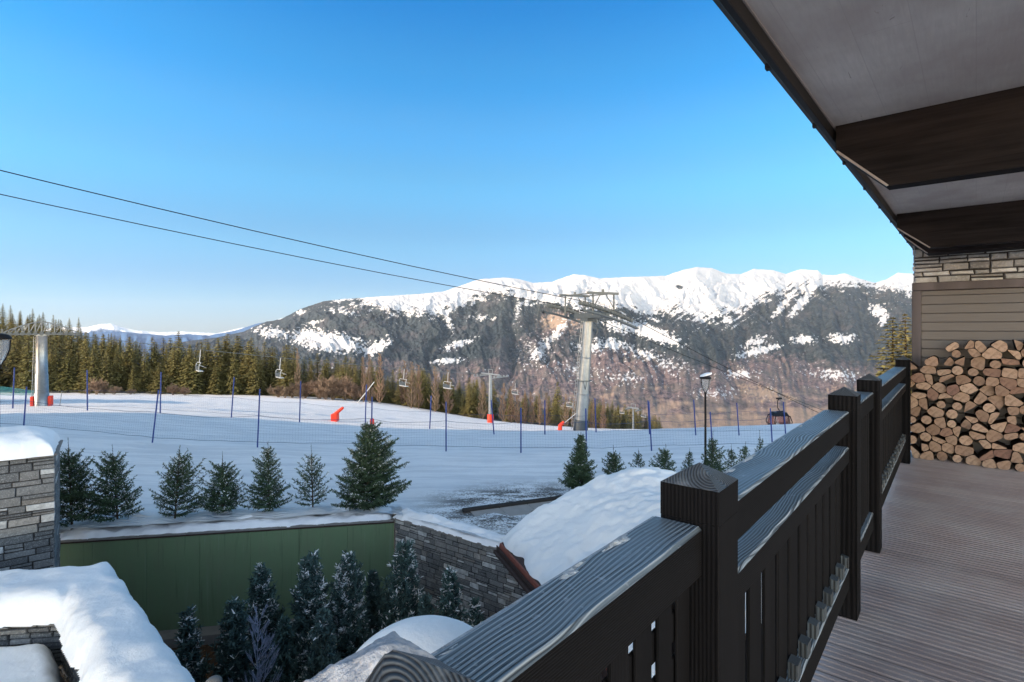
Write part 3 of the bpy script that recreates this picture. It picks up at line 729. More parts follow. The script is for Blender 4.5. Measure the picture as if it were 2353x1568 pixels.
# ------------------------------------------------------------------ retaining walls
H = lambda h: CZ-h
A0 = Vector((-11.9, 15+(-11.9+3.3)*.183)); C0 = Vector((-3.3, 15.0)); D0 = Vector((1.9, 15-5.2*.717))
def frame(a, b): d = (b-a); return d.length, math.atan2(d.y, d.x)
L, an = frame(A0, C0)
gw = empty('green_wall', (A0.x, A0.y, 0), an); tag(gw, 'long green painted retaining wall below the row of young firs', 'wall')
m = MB(); n = 7
for i in range(n): m.box(L*i/n+.003, L*(i+1)/n-.003, .0, .25, -6.7, H(5.43))
m.build('wall_panel', M['green'], gw)
m = MB(); m.bevbox(0, L, -.03, .10, H(5.43), H(5.39), .005); m.build('timber_edge', M['rustdark'], gw)
m = MB(); x = 0
while x < L-.1:
    w = min(1.15, L-x); m.bevbox(x+.003, x+w-.003, -.05, .32, H(5.388), H(5.335), .008); x += w
m.build('coping_slab', M['concrete'], gw)
m = MB(); m.box(.3, L, -.45, -.002, -6.55, H(7.85)); m.build('footing_ledge', M['concrete'], gw)
def snow_strip(name, L, w0, w1, z, th, loc, an, seed, lab, nx=160, ny=16, endr=.1, mat=None, zslope=0., snz=1.9):
    u = np.linspace(0, L, nx); v = np.linspace(0, 1, ny); A, B = np.meshgrid(u, v, indexing='ij')
    edge = .09*fbm(A*2.6+seed, A*0+seed, 4)
    Yl = w0+edge + (w1-w0)*B
    prof = np.clip(np.sin(np.pi*np.clip(B, .0, 1)), 0, 1)**.4
    en = np.clip(np.minimum(A, L-A)/endr, 0, 1)**.5
    Z = z + zslope*A + prof*en*(th*1.0 + th*snz*fbm(A*1.3+seed*3, Yl*2.2, 4)) - .01
    o = grid_mesh(name, A, Yl, Z, mat or M['cushion']); o.location = (loc[0], loc[1], 0); o.rotation_euler = (0, 0, an)
    return tag(o, lab, 'snow')
snow_strip('snow_cover', L-.05, -.02, 1.0, H(5.34), .15, A0, an, 3, 'lumpy white snow along the top of the green wall')
L2, an2 = frame(C0, D0)
sw = empty('stone_wall', (C0.x, C0.y, 0), an2); tag(sw, 'grey slate garden wall meeting the green wall at the corner', 'wall')
m = MB(); m.box(.06, L2, 0.03, .5, -6.7, H(5.33)); m.build('core', M['mortar'], sw)
m = MB(); masonry(m, .03, L2, -6.55, H(5.32), .03, -1, (.10,.165), (.18,.46), 12, .13, .012, .014)
# a few large pale blocks
m.build('stone_face', M['slate2'], sw)
m = MB(); x = 0
while x < L2-.1:
    w = min(.8, L2-x); m.bevbox(x+.003, x+w-.003, -.05, .55, H(5.32), H(5.26), .01); x += w
m.build('coping_slab', M['concrete'], sw)
snow_strip('snow_cover', 4.1, -.05, .62, H(5.265), .15, C0, an2, 11, 'narrow snow strip lying on the slate garden wall', 150, 18, snz=.9)
# pillar on the left with its snow cap
PE = pos(127, 11.0); ap = R(37)
pil = empty('stone_pillar', (PE.x, PE.y, 0), ap); tag(pil, 'thick slate stone pillar under a snow cap at the left edge', 'pillar')
m = MB(); m.box(-3.0, -.03, .03, 1.6, -6.6, H(2.62)); m.build('core', M['mortar'], pil)
m = MB(); masonry(m, -3.0, -.0, -6.4, H(2.6), .03, -1, (.09,.19), (.26,.62), 31, .10, .012, .018); masonry(m, .03, 1.6, -6.4, H(2.6), -.03, 1, (.09,.19), (.26,.62), 33, .07, .012, .018, axis='y')
m.build('stone_face', M['stone'], pil)
m = MB(); m.bevbox(-3.05, .04, -.04, 1.65, H(2.6), H(2.56), .01); m.build('coping_slab', M['concrete'], pil)
def cushion(name, x0, x1, y0, y1, z, th, parent_loc, an, seed, lab, nx=70, ny=50, rnd=.35, pw=.5, lump=.12, mask=None, over=.0):
    A, B = np.meshgrid(np.linspace(0, 1, nx), np.linspace(0, 1, ny), indexing='ij')
    a = np.minimum(A, 1-A)*(x1-x0); b = np.minimum(B, 1-B)*(y1-y0)
    # squeeze samples towards the rims so the rounded edge is smooth
    A = .5-.5*np.cos(np.pi*A); B = .5-.5*np.cos(np.pi*B); X = x0+(x1-x0)*A; Y = y0+(y1-y0)*B
    a = np.minimum(X-x0, x1-X); b = np.minimum(Y-y0, y1-Y)
    e = np.clip(np.minimum(a, b)/rnd, 0, 1); ee = np.sqrt(1-(1-e)**2)
    Z = z + th*ee*(1+lump*3*fbm(X*.9+seed, Y*.9, 3)+.07*fbm(X*3.4+seed, Y*3.4, 4)) - .01
    wob = .05*fbm(X*2+seed, Y*2+3, 3)*(1-e)
    o = grid_mesh(name, X+wob, Y+wob, Z, M['cushion']); o.location = (parent_loc[0], parent_loc[1], 0); o.rotation_euler = (0, 0, an)
    return tag(o, lab, 'snow')
cushion('snow_cover', -3.1, -.02, -.10, 1.7, H(2.57), .44, PE, ap, 4, 'smooth snow cap lying on the left stone pillar', rnd=.5, lump=.1)
# L shaped parapet with a thick snow cushion, low roof inside
O = Vector((-7.0, 9.2)); dirA = Vector((.734, -.679)); dirB = Vector((-.985, -.13))
par = empty('stone_parapet', (0, 0, 0)); tag(par, 'L shaped stone parapet wall under deep snow at lower left', 'wall')
nA = Vector((-.679, -.734)); nB = Vector((.13, -.985))
aA = math.atan2(dirA.y, dirA.x); aB = math.atan2(dirB.y, dirB.x)
core = empty('x'); bpy.data.objects.remove(core)
zt = H(4.36)
m = MB(); m.box(.05, 5.2, -.64, .04, -6.5, zt); o = m.build('wall_core', M['mortar'], par, (O.x, O.y, 0), aA)
m = MB(); masonry(m, .9, 5.2, H(5.2), zt, -.65, -1, (.04,.09), (.15,.4), 41, .05, .01, .03); masonry(m, 0, 5.2, -6.4, zt, .04, 1, (.06,.12), (.2,.5), 42, .05, .01, .02)
m.build('stone_face', M['stone'], par, (O.x, O.y, 0), aA)
m = MB(); m.box(-.5, 4.5, .10, 1.16, -6.5, zt-.002); m.build('wall_core', M['mortar'], par, (O.x-.1, O.y, 0), aB)
m = MB(); masonry(m, -.6, 4.4, H(5.2), zt-.004, 1.18, 1, (.04,.09), (.2,.5), 43, .05, .01, .03); m.build('stone_face', M['stone'], par, (O.x-.1, O.y, 0), aB)
# snow cushion over the L: height field masked by the distance to the L outline
xs = np.linspace(-12, -2.0, 230); ys = np.linspace(3.6, 10, 170); Xg, Yg = np.meshgrid(xs, ys, indexing='ij')
wx = Xg + .10*fbm(Xg*1.9, Yg*1.9, 4); wy = Yg + .10*fbm(Xg*1.9+20, Yg*1.9, 4)
def sdbox(x0, x1, y0, y1, ox, oy, an):
    c_, s_ = math.cos(an), math.sin(an); u = (wx-ox)*c_+(wy-oy)*s_; v = -(wx-ox)*s_+(wy-oy)*c_
    return np.minimum(np.minimum(u-x0, x1-u), np.minimum(v-y0, y1-v))
ins = np.maximum(sdbox(-.15, 6.5, -.74, .14, O.x, O.y, aA), sdbox(-.25, 6, -.02, 1.27, O.x-.1, O.y, aB))
Zc = zt + .37*np.sqrt(1-(1-np.clip(ins/.26, 0, 1))**2)*(1+.26*fbm(Xg*.8, Yg*.8, 3)) + .022*fbm(Xg*2.6, Yg*2.6, 4)
keep = ins > 0
def masked_grid(name, X, Y, Z, keep, mat, skirt=0.):
    n, m_ = X.shape; idx = -np.ones(X.shape, int); k = keep.copy()
    cells = k[:-1,:-1]|k[1:,:-1]|k[1:,1:]|k[:-1,1:]
    use = np.zeros_like(k); use[:-1,:-1] |= cells; use[1:,:-1] |= cells; use[1:,1:] |= cells; use[:-1,1:] |= cells
    idx[use] = np.arange(use.sum()); co = np.stack([X[use], Y[use], Z[use]], -1)
    ii, jj = np.nonzero(cells); q = np.stack([idx[ii,jj], idx[ii+1,jj], idx[ii+1,jj+1], idx[ii,jj+1]], -1)
    me = bpy.data.meshes.new(name); me.from_pydata(co.tolist(), [], q.tolist()); me.materials.append(mat)
    me.polygons.foreach_set('use_smooth', [True]*len(q)); me.update(); return link(bpy.data.objects.new(name, me))
Zc = np.where(keep, Zc, zt-.02)
o = masked_grid('snow_cover', Xg, Yg, Zc, keep, M['cushion']); tag(o, 'deep smooth snow cushion lying on the L shaped parapet', 'snow')
lr = MB(); lr.box(-11, -3.3, 3.2, 8.0, -6.5, H(4.95)); 
inn = sdbox(-.0, 6.5, -6.5, -.78, O.x, O.y, aA); inn = np.minimum(inn, sdbox(-4, 6, 1.32, 6, O.x-.1, O.y, aB))
wxx = np.clip(inn/.22, 0, 1)
Zi = H(5.0)+.44*np.sqrt(1-(1-wxx)**2)*(1+.1*fbm(Xg*.7+5, Yg*.7, 3)); 
o = masked_grid('snow_cover', Xg, Yg, np.where(inn > 0, Zi, H(5.05)), inn > 0, M['cushion']); tag(o, 'flat patch of snow on the low roof inside the parapet', 'snow')
lr = MB(); lr.add([(O.x+dirA.x*.9+nA.x*1.1, O.y+dirA.y*.9+nA.y*1.1, H(5.02)), (-11.5, 7.9, H(5.02)), (-11.5, 2, H(5.02)), (-1.5, 2.6, H(5.02))], [(0,1,2,3)]); o = lr.build('low_roof', M['concrete']); tag(o, 'low flat concrete roof enclosed by the snowy parapet', 'roof')
# small rounded post by the parapet end
m = MB(); c = pos(491, 5.9); m.lathe([(.085,-3.2),(.085,0),(.08,.03),(.05,.055),(0,.06)], (0,0,0), 20); o = m.build('bollard', M['concrete']); o.location = (c.x, c.y, H(3.90)); tag(o, 'small pale rounded post top beside the snowy parapet', 'post')
# snow dome on a round hut roof in the garden
c = pos(935, 6.4)
hut = empty('round_hut', (c.x+.25, c.y-.35, 0)); tag(hut, 'round stone garden hut under the snow dome behind the rail', 'hut')
m = MB(); m.lathe([(.95,-6.5),(.95,H(4.35)),(1.02,H(4.33)),(1.02,H(4.28)),(0,H(4.20))], n=40); m.build('wall', M['concrete'], hut)
A, B = np.meshgrid(np.linspace(0, 2*np.pi, 73), np.linspace(0, 1, 26), indexing='ij')
rad = 1.06*np.sin(B*np.pi/2)*(1+.02*fbm(np.cos(A)*2, np.sin(A)*2, 2)); Zd = H(4.30)+.92*np.cos(B*np.pi/2)**1.1 - .0
o = grid_mesh('snow_dome', rad*np.cos(A), rad*np.sin(A), Zd, M['cushion']); o.location = hut.location; tag(o, 'smooth rounded snow dome behind the nearest railing post', 'snow')

# annex roof with snow to the right of the slate wall
ue = Vector((.355, -.935)); ve = Vector((.935, .355)); EA = Vector((-.16, 12.75)); anU = math.atan2(ue.y, ue.x)
ar = empty('annex_roof', (EA.x, EA.y, 0), anU); tag(ar, 'low annex roof with rust red eaves board right of the slate wall', 'roof')
# local x runs along the eaves towards us, local y (left of x) is up the roof
def roofz(u, v): return np.interp(v, [-.3, 0, .8, 1.8, 2.6, 3.3, 4.2, 5.5, 8], [H(5.22), H(5.05), H(4.62), H(4.18), H(3.92), H(3.82), H(3.9), H(4.2), H(5.0)])
m = MB(); vs_ = [-.12, .8, 1.8, 2.6, 3.3, 4.2, 5.5, 7]; 
for a, b in zip(vs_[:-1], vs_[1:]):
    za, zb = float(roofz(0, a)), float(roofz(0, b)); m.add([(0,a,za),(6,a,za),(6,b,zb),(0,b,zb),(0,a,za-.12),(6,a,za-.12),(6,b,zb-.12),(0,b,zb-.12)], [(0,1,2,3),(7,6,5,4),(0,3,7,4),(1,5,6,2)])
m.build('roof_deck', M['rustdark'], ar)
m = MB()
z_ = H(5.14)
m.add([(-.05,-.17,z_-.17),(6,-.17,z_-.17),(6,-.12,z_+.03),(-.05,-.12,z_+.03)], [(0,1,2,3)]); m.add([(-.05,-.12,z_+.03),(6,-.12,z_+.03),(6,-.02,z_+.06),(-.05,-.02,z_+.06)], [(0,1,2,3)])
m.add([(-.05,-.17,z_-.17),(-.05,-.12,z_+.03),(-.05,-.02,z_+.06),(-.05,.10,z_-.17)], [(0,1,2,3)])
m.build('eaves_board', M['rust'], ar)
m = MB(); m.bevbox(-.1, 6, -.27, -.20, z_-.2, z_-.12, .01); m.bevbox(-.1, 6, -.19, -.172, z_-.2, z_-.02, .004); m.build('gutter', M['rustdark'], ar)
m = MB(); m.box(.5, 6, .35, 6.5, -6.5, z_-.1); m.build('wall', M['mortar'], ar)
U_, V_ = np.meshgrid(np.linspace(-.15, 6.2, 150), np.linspace(-.05, 7.0, 160), indexing='ij')
eu = np.clip((U_+.15)/.30, 0, 1); ev = np.clip((V_+.05)/.28, 0, 1); e = np.sqrt(1-(1-eu)**2)*np.sqrt(1-(1-ev)**2)
Vw = V_ + .0; wob = .10*fbm(U_*1.4, V_*1.4, 3)
Zr_ = roofz(U_, V_) + e*(.20+.26*fbm(U_*.75+3, V_*.6+1, 4)+.05*fbm(U_*3.5, V_*3.5, 3)) + .0
o = grid_mesh('snow_cover', U_+wob*(1-eu), V_+wob*(1-ev)*1.5, Zr_, M['snow'], None); o.location = (EA.x, EA.y, 0); o.rotation_euler = (0, 0, anU); tag(o, 'thick lumpy snow covering the annex roof behind the handrail', 'snow')
p = on(1238, 14.3); m = MB(); m.bevbox(-.05,.05,-.25,.25,-.06,.06,.01); o = m.build('timber_piece', M['concrete']); o.location = (EA.x+.75, EA.y+.15, H(4.6)); o.rotation_euler = (.5,.2,.6); tag(o, 'short grey timber end sticking out of the annex snow', 'timber')
# concrete walkway behind the slate wall
m = MB()
P1, P2, P3, P4 = pos(1075, 15.9), pos(1235, 14.3), pos(1300, 15.0), pos(1300, 16.6)
wa = Vector((P1.x, P1.y)); wd = (Vector((1.95, 17.2))-wa); Lw, aw = wd.length, math.atan2(wd.y, wd.x)
wk = empty('path_kerb', (wa.x, wa.y, 0), aw); tag(wk, None, None, None, 'structure')
zb = tz(wa.x+.8, wa.y+.4)+.03
m = MB(); x = 0
while x < 5: m.bevbox(x+.004, x+.9, -1.05, -.25, zb-.25, zb+.03, .01); x += .91
m.build('paving_slabs', plain('pale_slab', (.30,.29,.28), .8, .2, 0, .2, 4), wk)
m = MB(); m.bevbox(-.2, 5, -.24, -.06, zb-.25, zb+.10, .02); m.bevbox(-.1, 5, -1.25, -1.06, zb-.3, zb+.0, .02); m.build('kerb', M['mortar'], wk)

# ------------------------------------------------------------------ conifers
def conifer(h, rmax, seed, dens=1.0, up=.55, droop=.0, tuft=.045, crown0=.06, full=.75, leader=.12, wid=.010, snow=0., step=.026, shaggy=.3, tw=.42):
    """young fir: stem, whorls of branches with side twigs, needles as many narrow blades"""
    rg = np.random.RandomState(seed); tris = []; tint = []; mi = []
    stem = MB(); stem.tube((0,0,-.15), (0,0,h*.5), .028*h/2, .016*h/2, 7); stem.tube((0,0,h*.5), (0,0,h), .016*h/2, .003, 6)
    def blades(p0, p1, cnt, size, tn, sn):
        p0 = np.array(p0); p1 = np.array(p1); d = p1-p0; L = np.linalg.norm(d)+1e-9; d = d/L
        k = max(2, int(cnt)); s = rg.rand(k); base = p0+(p1-p0)*s[:, None]
        rv = rg.normal(size=(k, 3)); rv -= (rv@d)[:, None]*d; rv /= np.linalg.norm(rv, axis=1)[:, None]+1e-9
        dirn = rv*.8 + d*rg.uniform(.35, .9, (k, 1)); dirn[:, 2] += .12; dirn /= np.linalg.norm(dirn, axis=1)[:, None]
        ln = size*rg.uniform(.7, 1.25, (k, 1)); side = np.cross(dirn, rg.normal(size=(k, 3))); side /= np.linalg.norm(side, axis=1)[:, None]+1e-9
        w = wid*rg.uniform(.7, 1.3, (k, 1))
        T = np.stack([base-side*w, base+side*w, base+dirn*ln+side*w*.35, base+dirn*ln-side*w*.35], 1)
        tris.append(T); tint.append(np.clip(tn+rg.uniform(-.35, .35, k), 0, 1)); mi.append((rg.rand(k) < sn*(dirn[:, 2] > .0)).astype(int)+0)
    br = MB(); z = h*crown0; gapn = .105*h/2/dens**.5
    zs = []
    while z < h*(1-leader): zs.append(z); z += gapn*rg.uniform(.75, 1.25)*(1.15-.35*z/h)
    for z in zs:
        f = 1-z/h; Lb = rmax*(f**full)*1.0; nb = int(round((4+4*f)*dens+rg.rand()))
        a0 = rg.rand()*6.28
        for b in range(nb):
            a = a0+6.283*b/nb+rg.uniform(-.35, .35); L = Lb*rg.uniform(.5, 1.25)*(1+.16*math.sin(a+seed)); el = up*(1-f)**.6 + .08 - droop*f + rg.uniform(-.12, .12)
            sb = snow*(2.4 if rg.rand() < .38 else .12); ca, sa = math.cos(a), math.sin(a); P = []
            for k in range(6):
                s = k/5; rr_ = L*s*math.cos(el); zz = z + L*(math.sin(el)*s + .18*s*s*(1 if droop < .2 else -.5)); P.append(np.array([ca*rr_, sa*rr_, zz]))
            for k in range(5):
                br.tube(P[k], P[k+1], max(.0035, .009*(1-k/5)*h/2), max(.003, .009*(1-(k+1)/5)*h/2), 4, 0, False)
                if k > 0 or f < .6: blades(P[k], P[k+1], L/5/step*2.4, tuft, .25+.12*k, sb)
            nt = int(L/.062*dens)
            for j in range(nt):
                s = .22+.78*(j+rg.rand())/nt; i = min(int(s*5), 4); q = P[i]+(P[i+1]-P[i])*(s*5-i); sd = 1 if j % 2 else -1
                lt = L*tw*(1.15-s)*rg.uniform(.7, 1.2); a2 = a+sd*rg.uniform(.7, 1.05)
                e = q+np.array([math.cos(a2)*lt, math.sin(a2)*lt, lt*rg.uniform(-.05, .35)])
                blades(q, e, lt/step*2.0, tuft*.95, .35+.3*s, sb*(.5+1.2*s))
    blades((0,0,h*.8), (0,0,h*(1-leader)), h*.2/step*1.5, tuft*.8, .4, snow); blades((0,0,h*(1-leader)), (0,0,h*.985), h*leader/step*1.1, tuft*.45, .4, 0)
    return stem, br, np.concatenate(tris), np.concatenate(tint), np.concatenate(mi)
def place_fir(name, p, h, rmax, seed, lab, cat='fir tree', group=None, mats=None, **kw):
    stem, br, T, ti, mi = conifer(h, rmax, seed, **kw)
    root = empty(name, p, random.Random(seed).uniform(0, 6)); root.rotation_euler[0] = random.Random(seed+1).uniform(-.05, .05); root.rotation_euler[1] = random.Random(seed+2).uniform(-.05, .05); tag(root, lab, cat, group)
    for f, mm, sm in zip(br.f, br.m, br.smooth): pass
    b = len(stem.v); stem.v += br.v; stem.f += [[i+b for i in f] for f in br.f]; stem.m += br.m; stem.a += br.a; stem.smooth += br.smooth
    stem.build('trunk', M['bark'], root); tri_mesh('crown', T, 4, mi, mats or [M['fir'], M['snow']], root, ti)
    return root
rowfirs = [(165,13.95,1003,78,'first young fir from the left beside the stone pillar'), (270,14.25,1018,62,'bushy young fir in the row, second from the stone pillar'), (402,14.5,1022,66,'wide young fir with upswept arms, third from the pillar'),
           (513,14.9,1034,50,'short dark young fir with bare leader, fourth from the pillar'), (619,15.15,1012,54,'slim conical young fir, fifth from the stone pillar'), (719,15.35,1020,46,'thinnest sparse young fir left of the big fir'), (842,15.3,962,80,'biggest dark fir of the row at the wall corner')]
baseY = [1216,1212,1207,1190,1183,1176,1180]
for k, (xd, Yd, yt, hw, lab) in enumerate(rowfirs):
    p = on(xd, Yd); h = (CZ-(yt-HY)/F*Yd)-p.z; rm = hw/F*Yd*1.12
    big = k == 6
    place_fir('young_fir', p, h, rm, 100+k, lab, group='young firs along the green wall', dens=[1.25,1.15,.95,1.2,1.15,.75,1.8][k], up=[.6,.7,.85,.6,.55,.75,.35][k], full=[.75,.7,.7,.62,.85,.75,.72][k], leader=[.26,.19,.21,.27,.13,.24,.08][k], crown0=.04, tuft=.055 if not big else .06, wid=.0092, snow=.07, tw=.36)
rightf = [(1335,18.0,992,42,1128,'tallest dark fir behind the snowy annex roof'), (1413,19.5,1022,30,1092,'small fir right of the tall fir behind the annex snow'), (1468,20.5,1030,22,1084,'thin small fir, second right of the tall fir'), (1527,20.0,1020,30,1090,'medium small fir midway between tall fir and lamp'), (1582,20.5,1028,19,1086,'narrow small fir just left of the lamp post'), (1635,20.0,990,32,1095,'fuller fir at the foot of the street lamp'), (1680,20.8,1020,20,1080,'small fir directly right of the street lamp'), (1711,21.5,1014,19,1062,'small fir touching the handrail edge'), (1749,22.5,988,13,1040,'tiny last fir top showing above the handrail')]
for k, (xd, Yd, yt, hw, yb, lab) in enumerate(rightf):
    p = on(xd, Yd); h = (CZ-(yt-HY)/F*Yd)-p.z; rm = hw/F*Yd*1.15
    place_fir('young_fir', p, h, rm, 140+k, lab, group='young firs beyond the annex roof', dens=[1.5,.95,.6,.9,.65,1.0,.65,.65,.6][k], up=.6, full=.8, leader=.25 if k else .08, tuft=.065, wid=.013, step=.035, snow=.02)
gard = [(437,9.6,1403,42,'small pale frosted conifer at the left end of the garden',1), (533,9.9,1382,52,'dark unfrosted conifer second from left in the garden',0), (605,11.0,1308,50,'frosted conifer behind the bare violet shrub',1), (697,11.3,1280,58,'tall frosted conifer in the middle of the garden',1), (796,11.3,1282,56,'tall conifer with a white snow tuft on its tip',2), (872,12.6,1313,30,'slim dark conifer between two frosted ones',0), (915,12.2,1246,52,'tallest frosted conifer by the slate wall corner',1), (1028,10.8,1298,44,'frosted conifer standing against the slate wall',1), (1108,10.2,1372,30,'low frosted shrub conifer beside the handrail',1), (640,9.6,1425,44,'small dark conifer low in the middle of the garden bed',0), (745,9.9,1405,46,'dark low conifer behind the nearest post cap',0), (965,10.6,1372,34,'low dark conifer right of the tallest garden conifer',0)]
for k, (xd, Yd, yt, hw, lab, fr) in enumerate(gard):
    p = pos(xd, Yd); p.z = -6.5; h = (CZ-(yt-HY)/F*Yd)+6.5; rm = hw/F*Yd*1.42
    mats = [M['frostfir'], M['snow']]
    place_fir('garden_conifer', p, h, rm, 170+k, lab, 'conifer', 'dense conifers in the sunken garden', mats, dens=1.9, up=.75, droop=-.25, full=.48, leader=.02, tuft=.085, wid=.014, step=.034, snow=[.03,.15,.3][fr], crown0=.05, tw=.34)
# bare frosted shrub
def bare(name, p, h, spread, seed, mat, lab, cat, group=None, lev=4, r0=.02, nbr=3, trunk=None, thin=.55, minr=.0025, nm=6, up=.4):
    rg = random.Random(seed); tw = MB()
    st = MB()
    def grow(p0, d, L, r, lv):
        m_ = st if lv == 0 else tw
        p1 = p0 + d*L; m_.tube(p0, p1, r, max(r*.6, minr), 5 if lv == 0 else 3, 0, False, rg.uniform(.1, 1))
        if lv >= lev: return
        for k in range(nbr + (lv > 0)):
            s = rg.uniform(.3, 1.0); q = p0 + d*(L*s); a = rg.uniform(0, 6.28)
            o = d.orthogonal().normalized(); o = Matrix.Rotation(a, 3, d) @ o
            nd = (d*rg.uniform(.5, 1.0) + o*spread*rg.uniform(.5, 1.1) + Vector((0, 0, up))).normalized()
            grow(q, nd, L*thin*rg.uniform(.8, 1.25), max(r*.55, minr), lv+1)
    if nm == 0:
        z = 0; st.tube((0,0,0), (0,0,h), r0, minr, 5, 0, False, .5)
        while z < h*.95:
            f = 1-z/h
            for k in range(nbr):
                a = rg.uniform(0, 6.28); d = Vector((math.cos(a), math.sin(a), rg.uniform(.5, 1.2))).normalized(); grow(Vector((0,0,z)), d, h*spread*(.25+.75*f)*rg.uniform(.6, 1), r0*.4, 2)
            z += h*.045
    else:
        for k in range(nm):
            a = rg.uniform(0, 6.28); grow(Vector((rg.uniform(-.1,.1)*h*.3, rg.uniform(-.1,.1)*h*.3, -.1)), Vector((math.cos(a)*spread*rg.random()*.8, math.sin(a)*spread*rg.random()*.8, 1)).normalized(), h*rg.uniform(.3, .45), r0, 0)
    root = empty(name, p); tag(root, lab, cat, group)
    st.build('trunk', mat, root); tw.build('twigs', mat, root); return root
p = pos(592, 8.9); p.z = -6.5; bare('bare_shrub', p, (CZ-(1408-HY)/F*8.9)+6.5, .2, 5, M['frosttwig'], 'bare frosty violet shrub among the garden conifers', 'shrub', None, 4, .014, 4, nm=0, minr=.0022)
# straw mulch litter in the garden
rg = np.random.RandomState(9); k = 5000; bx = rg.uniform(-8, 1, k); by = rg.uniform(6, 14.6, k); T = np.zeros((k, 4, 3)); an_ = rg.rand(k)*6.28; l_ = rg.uniform(.02, .07, k); ww = .008
dx = np.cos(an_)*l_; dy = np.sin(an_)*l_; nx_ = -np.sin(an_)*ww; ny_ = np.cos(an_)*ww; zz_ = -6.49+rg.rand(k)*.03
for j, (a, b) in enumerate(((-1,-1),(1,-1),(1,1),(-1,1))): T[:, j, 0] = bx+a*dx+b*nx_; T[:, j, 1] = by+a*dy+b*ny_; T[:, j, 2] = zz_+a*.01
M['litter'] = plain('dry_litter', (.22,.13,.075), .9, .1, 0, .5, 3, 0)
o = tri_mesh('leaf_litter', T, 4, np.zeros(k), [M['litter']]); tag(o, 'dry brown leaf litter on the garden soil', 'litter', kind='stuff')

# ------------------------------------------------------------------ forest beyond the piste
def spruce_proto(seed, h, r, slim=0., loose=0.):
    rg = np.random.RandomState(seed); tr = MB(); tr.tube((0,0,-1), (0,0,h*.95), .012*h+.05, .02, 6)
    V = []; ti = []; z = h*.05
    while z < h*.985:
        f = 1-z/h; Lb = r*(f**.78)*(.9+.25*rg.rand()); nb = int(6+9*f**.5)
        a0 = rg.rand()*6.28
        for b in range(nb):
            a = a0+6.283*b/nb+rg.uniform(-.3, .3); L = Lb*rg.uniform(.55, 1.15)
            if rg.rand() < .08*loose: continue
            k = max(4, int(L/.16*2.1)); s = rg.rand(k)**.7
            el = .25-.55*f
            rad = L*s; px_ = np.cos(a)*rad; py_ = np.sin(a)*rad; pz_ = z+rad*math.sin(el)-.10*L*s*s+rg.uniform(-.06,.06,k)
            sd = rg.uniform(-1, 1, k)*L*.28*(1.15-s); px_ += -math.sin(a)*sd; py_ += math.cos(a)*sd; pz_ -= np.abs(sd)*.3
            size = rg.uniform(.16, .34, k)*(.75+.35*f)*(h/13); aa = a+rg.uniform(-.9, .9, k)
            d = np.stack([np.cos(aa)*.9, np.sin(aa)*.9, -rg.uniform(.05, .75, k)], 1); w = np.stack([-np.sin(aa), np.cos(aa), rg.uniform(-.4,.4,k)], 1)
            c = np.stack([px_, py_, pz_], 1); sz = size[:, None]
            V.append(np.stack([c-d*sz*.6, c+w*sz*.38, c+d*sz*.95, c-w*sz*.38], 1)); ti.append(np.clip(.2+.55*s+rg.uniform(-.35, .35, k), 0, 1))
        z += h*rg.uniform(.022, .034)
    # leader
    return tr, np.concatenate(V), np.concatenate(ti)
hidden = []
def make_spruce(seed, h, r, **kw):
    tr, V, ti = spruce_proto(seed, h, r, **kw); root = empty('spruce_tree'); tr.build('trunk', M['bark'], root)
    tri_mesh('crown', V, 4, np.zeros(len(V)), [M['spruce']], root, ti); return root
protos = [make_spruce(300+k, 13.0, rr_, loose=lo) for k, (rr_, lo) in enumerate([(2.9,0),(2.4,1),(3.2,0),(2.0,1),(2.6,2),(1.7,0)])]
used = [False]*len(protos)
# deciduous winter trees and bushes
def make_bare(seed, h, spread, nm, lev, r0, name='bare_tree', minr=.022, nbr=3, thin=.6, up=.45):
    return bare(name, (0,0,0), h, spread, seed, M['twig'], None, None, None, lev, r0, nbr, nm=nm, minr=minr, thin=thin, up=up)
bush = [make_bare(400+k, 4.0, 1.0, 12, 3, .035, 'bare_bush', .02, 4, .62, .35) for k in range(2)]
btree = [make_bare(420+k, 10.0, .16, 0, 4, .11, 'bare_tree', .028, 4) for k in range(2)]
ub = [False]*2; ut = [False]*2
rg = random.Random(77); WIDE = 1.0
def put(protos_, used_, k, p, s, lab, cat, group, sz=None):
    o = protos_[k] if not used_[k] else copy_tree(protos_[k]); used_[k] = True
    o.location = p; o.rotation_euler = (rg.uniform(-.02,.02), rg.uniform(-.02,.02), rg.uniform(0, 6.28)); o.scale = (s*(sz or 1)*WIDE, s*(sz or 1)*WIDE, s); tag(o, lab, cat, group); return o
def edgeY(xd): return np.interp(xd, [-200,0,300,530,740,900,1000,1130,1340,1500], [128,128,130,131,131,124,118,112,108,104])
topline = lambda xd: np.interp(xd, [-80,0,60,100,160,200,240,300,340,420,470,520,560,640,700,730,760,800,850,900,960,1000,1060,1120,1160,1240,1270,1300,1360,1420,1500,1540], [735,735,742,748,752,757,762,768,776,768,775,768,770,775,800,812,815,818,822,838,842,850,858,862,885,905,885,912,915,920,942,965])
specials = [(410,757),(300,770),(348,772),(520,765),(545,768),(575,772),(662,790),(1281,874),(118,760),(200,765),(252,772)]
ntree = 0; WIDE = 1.0
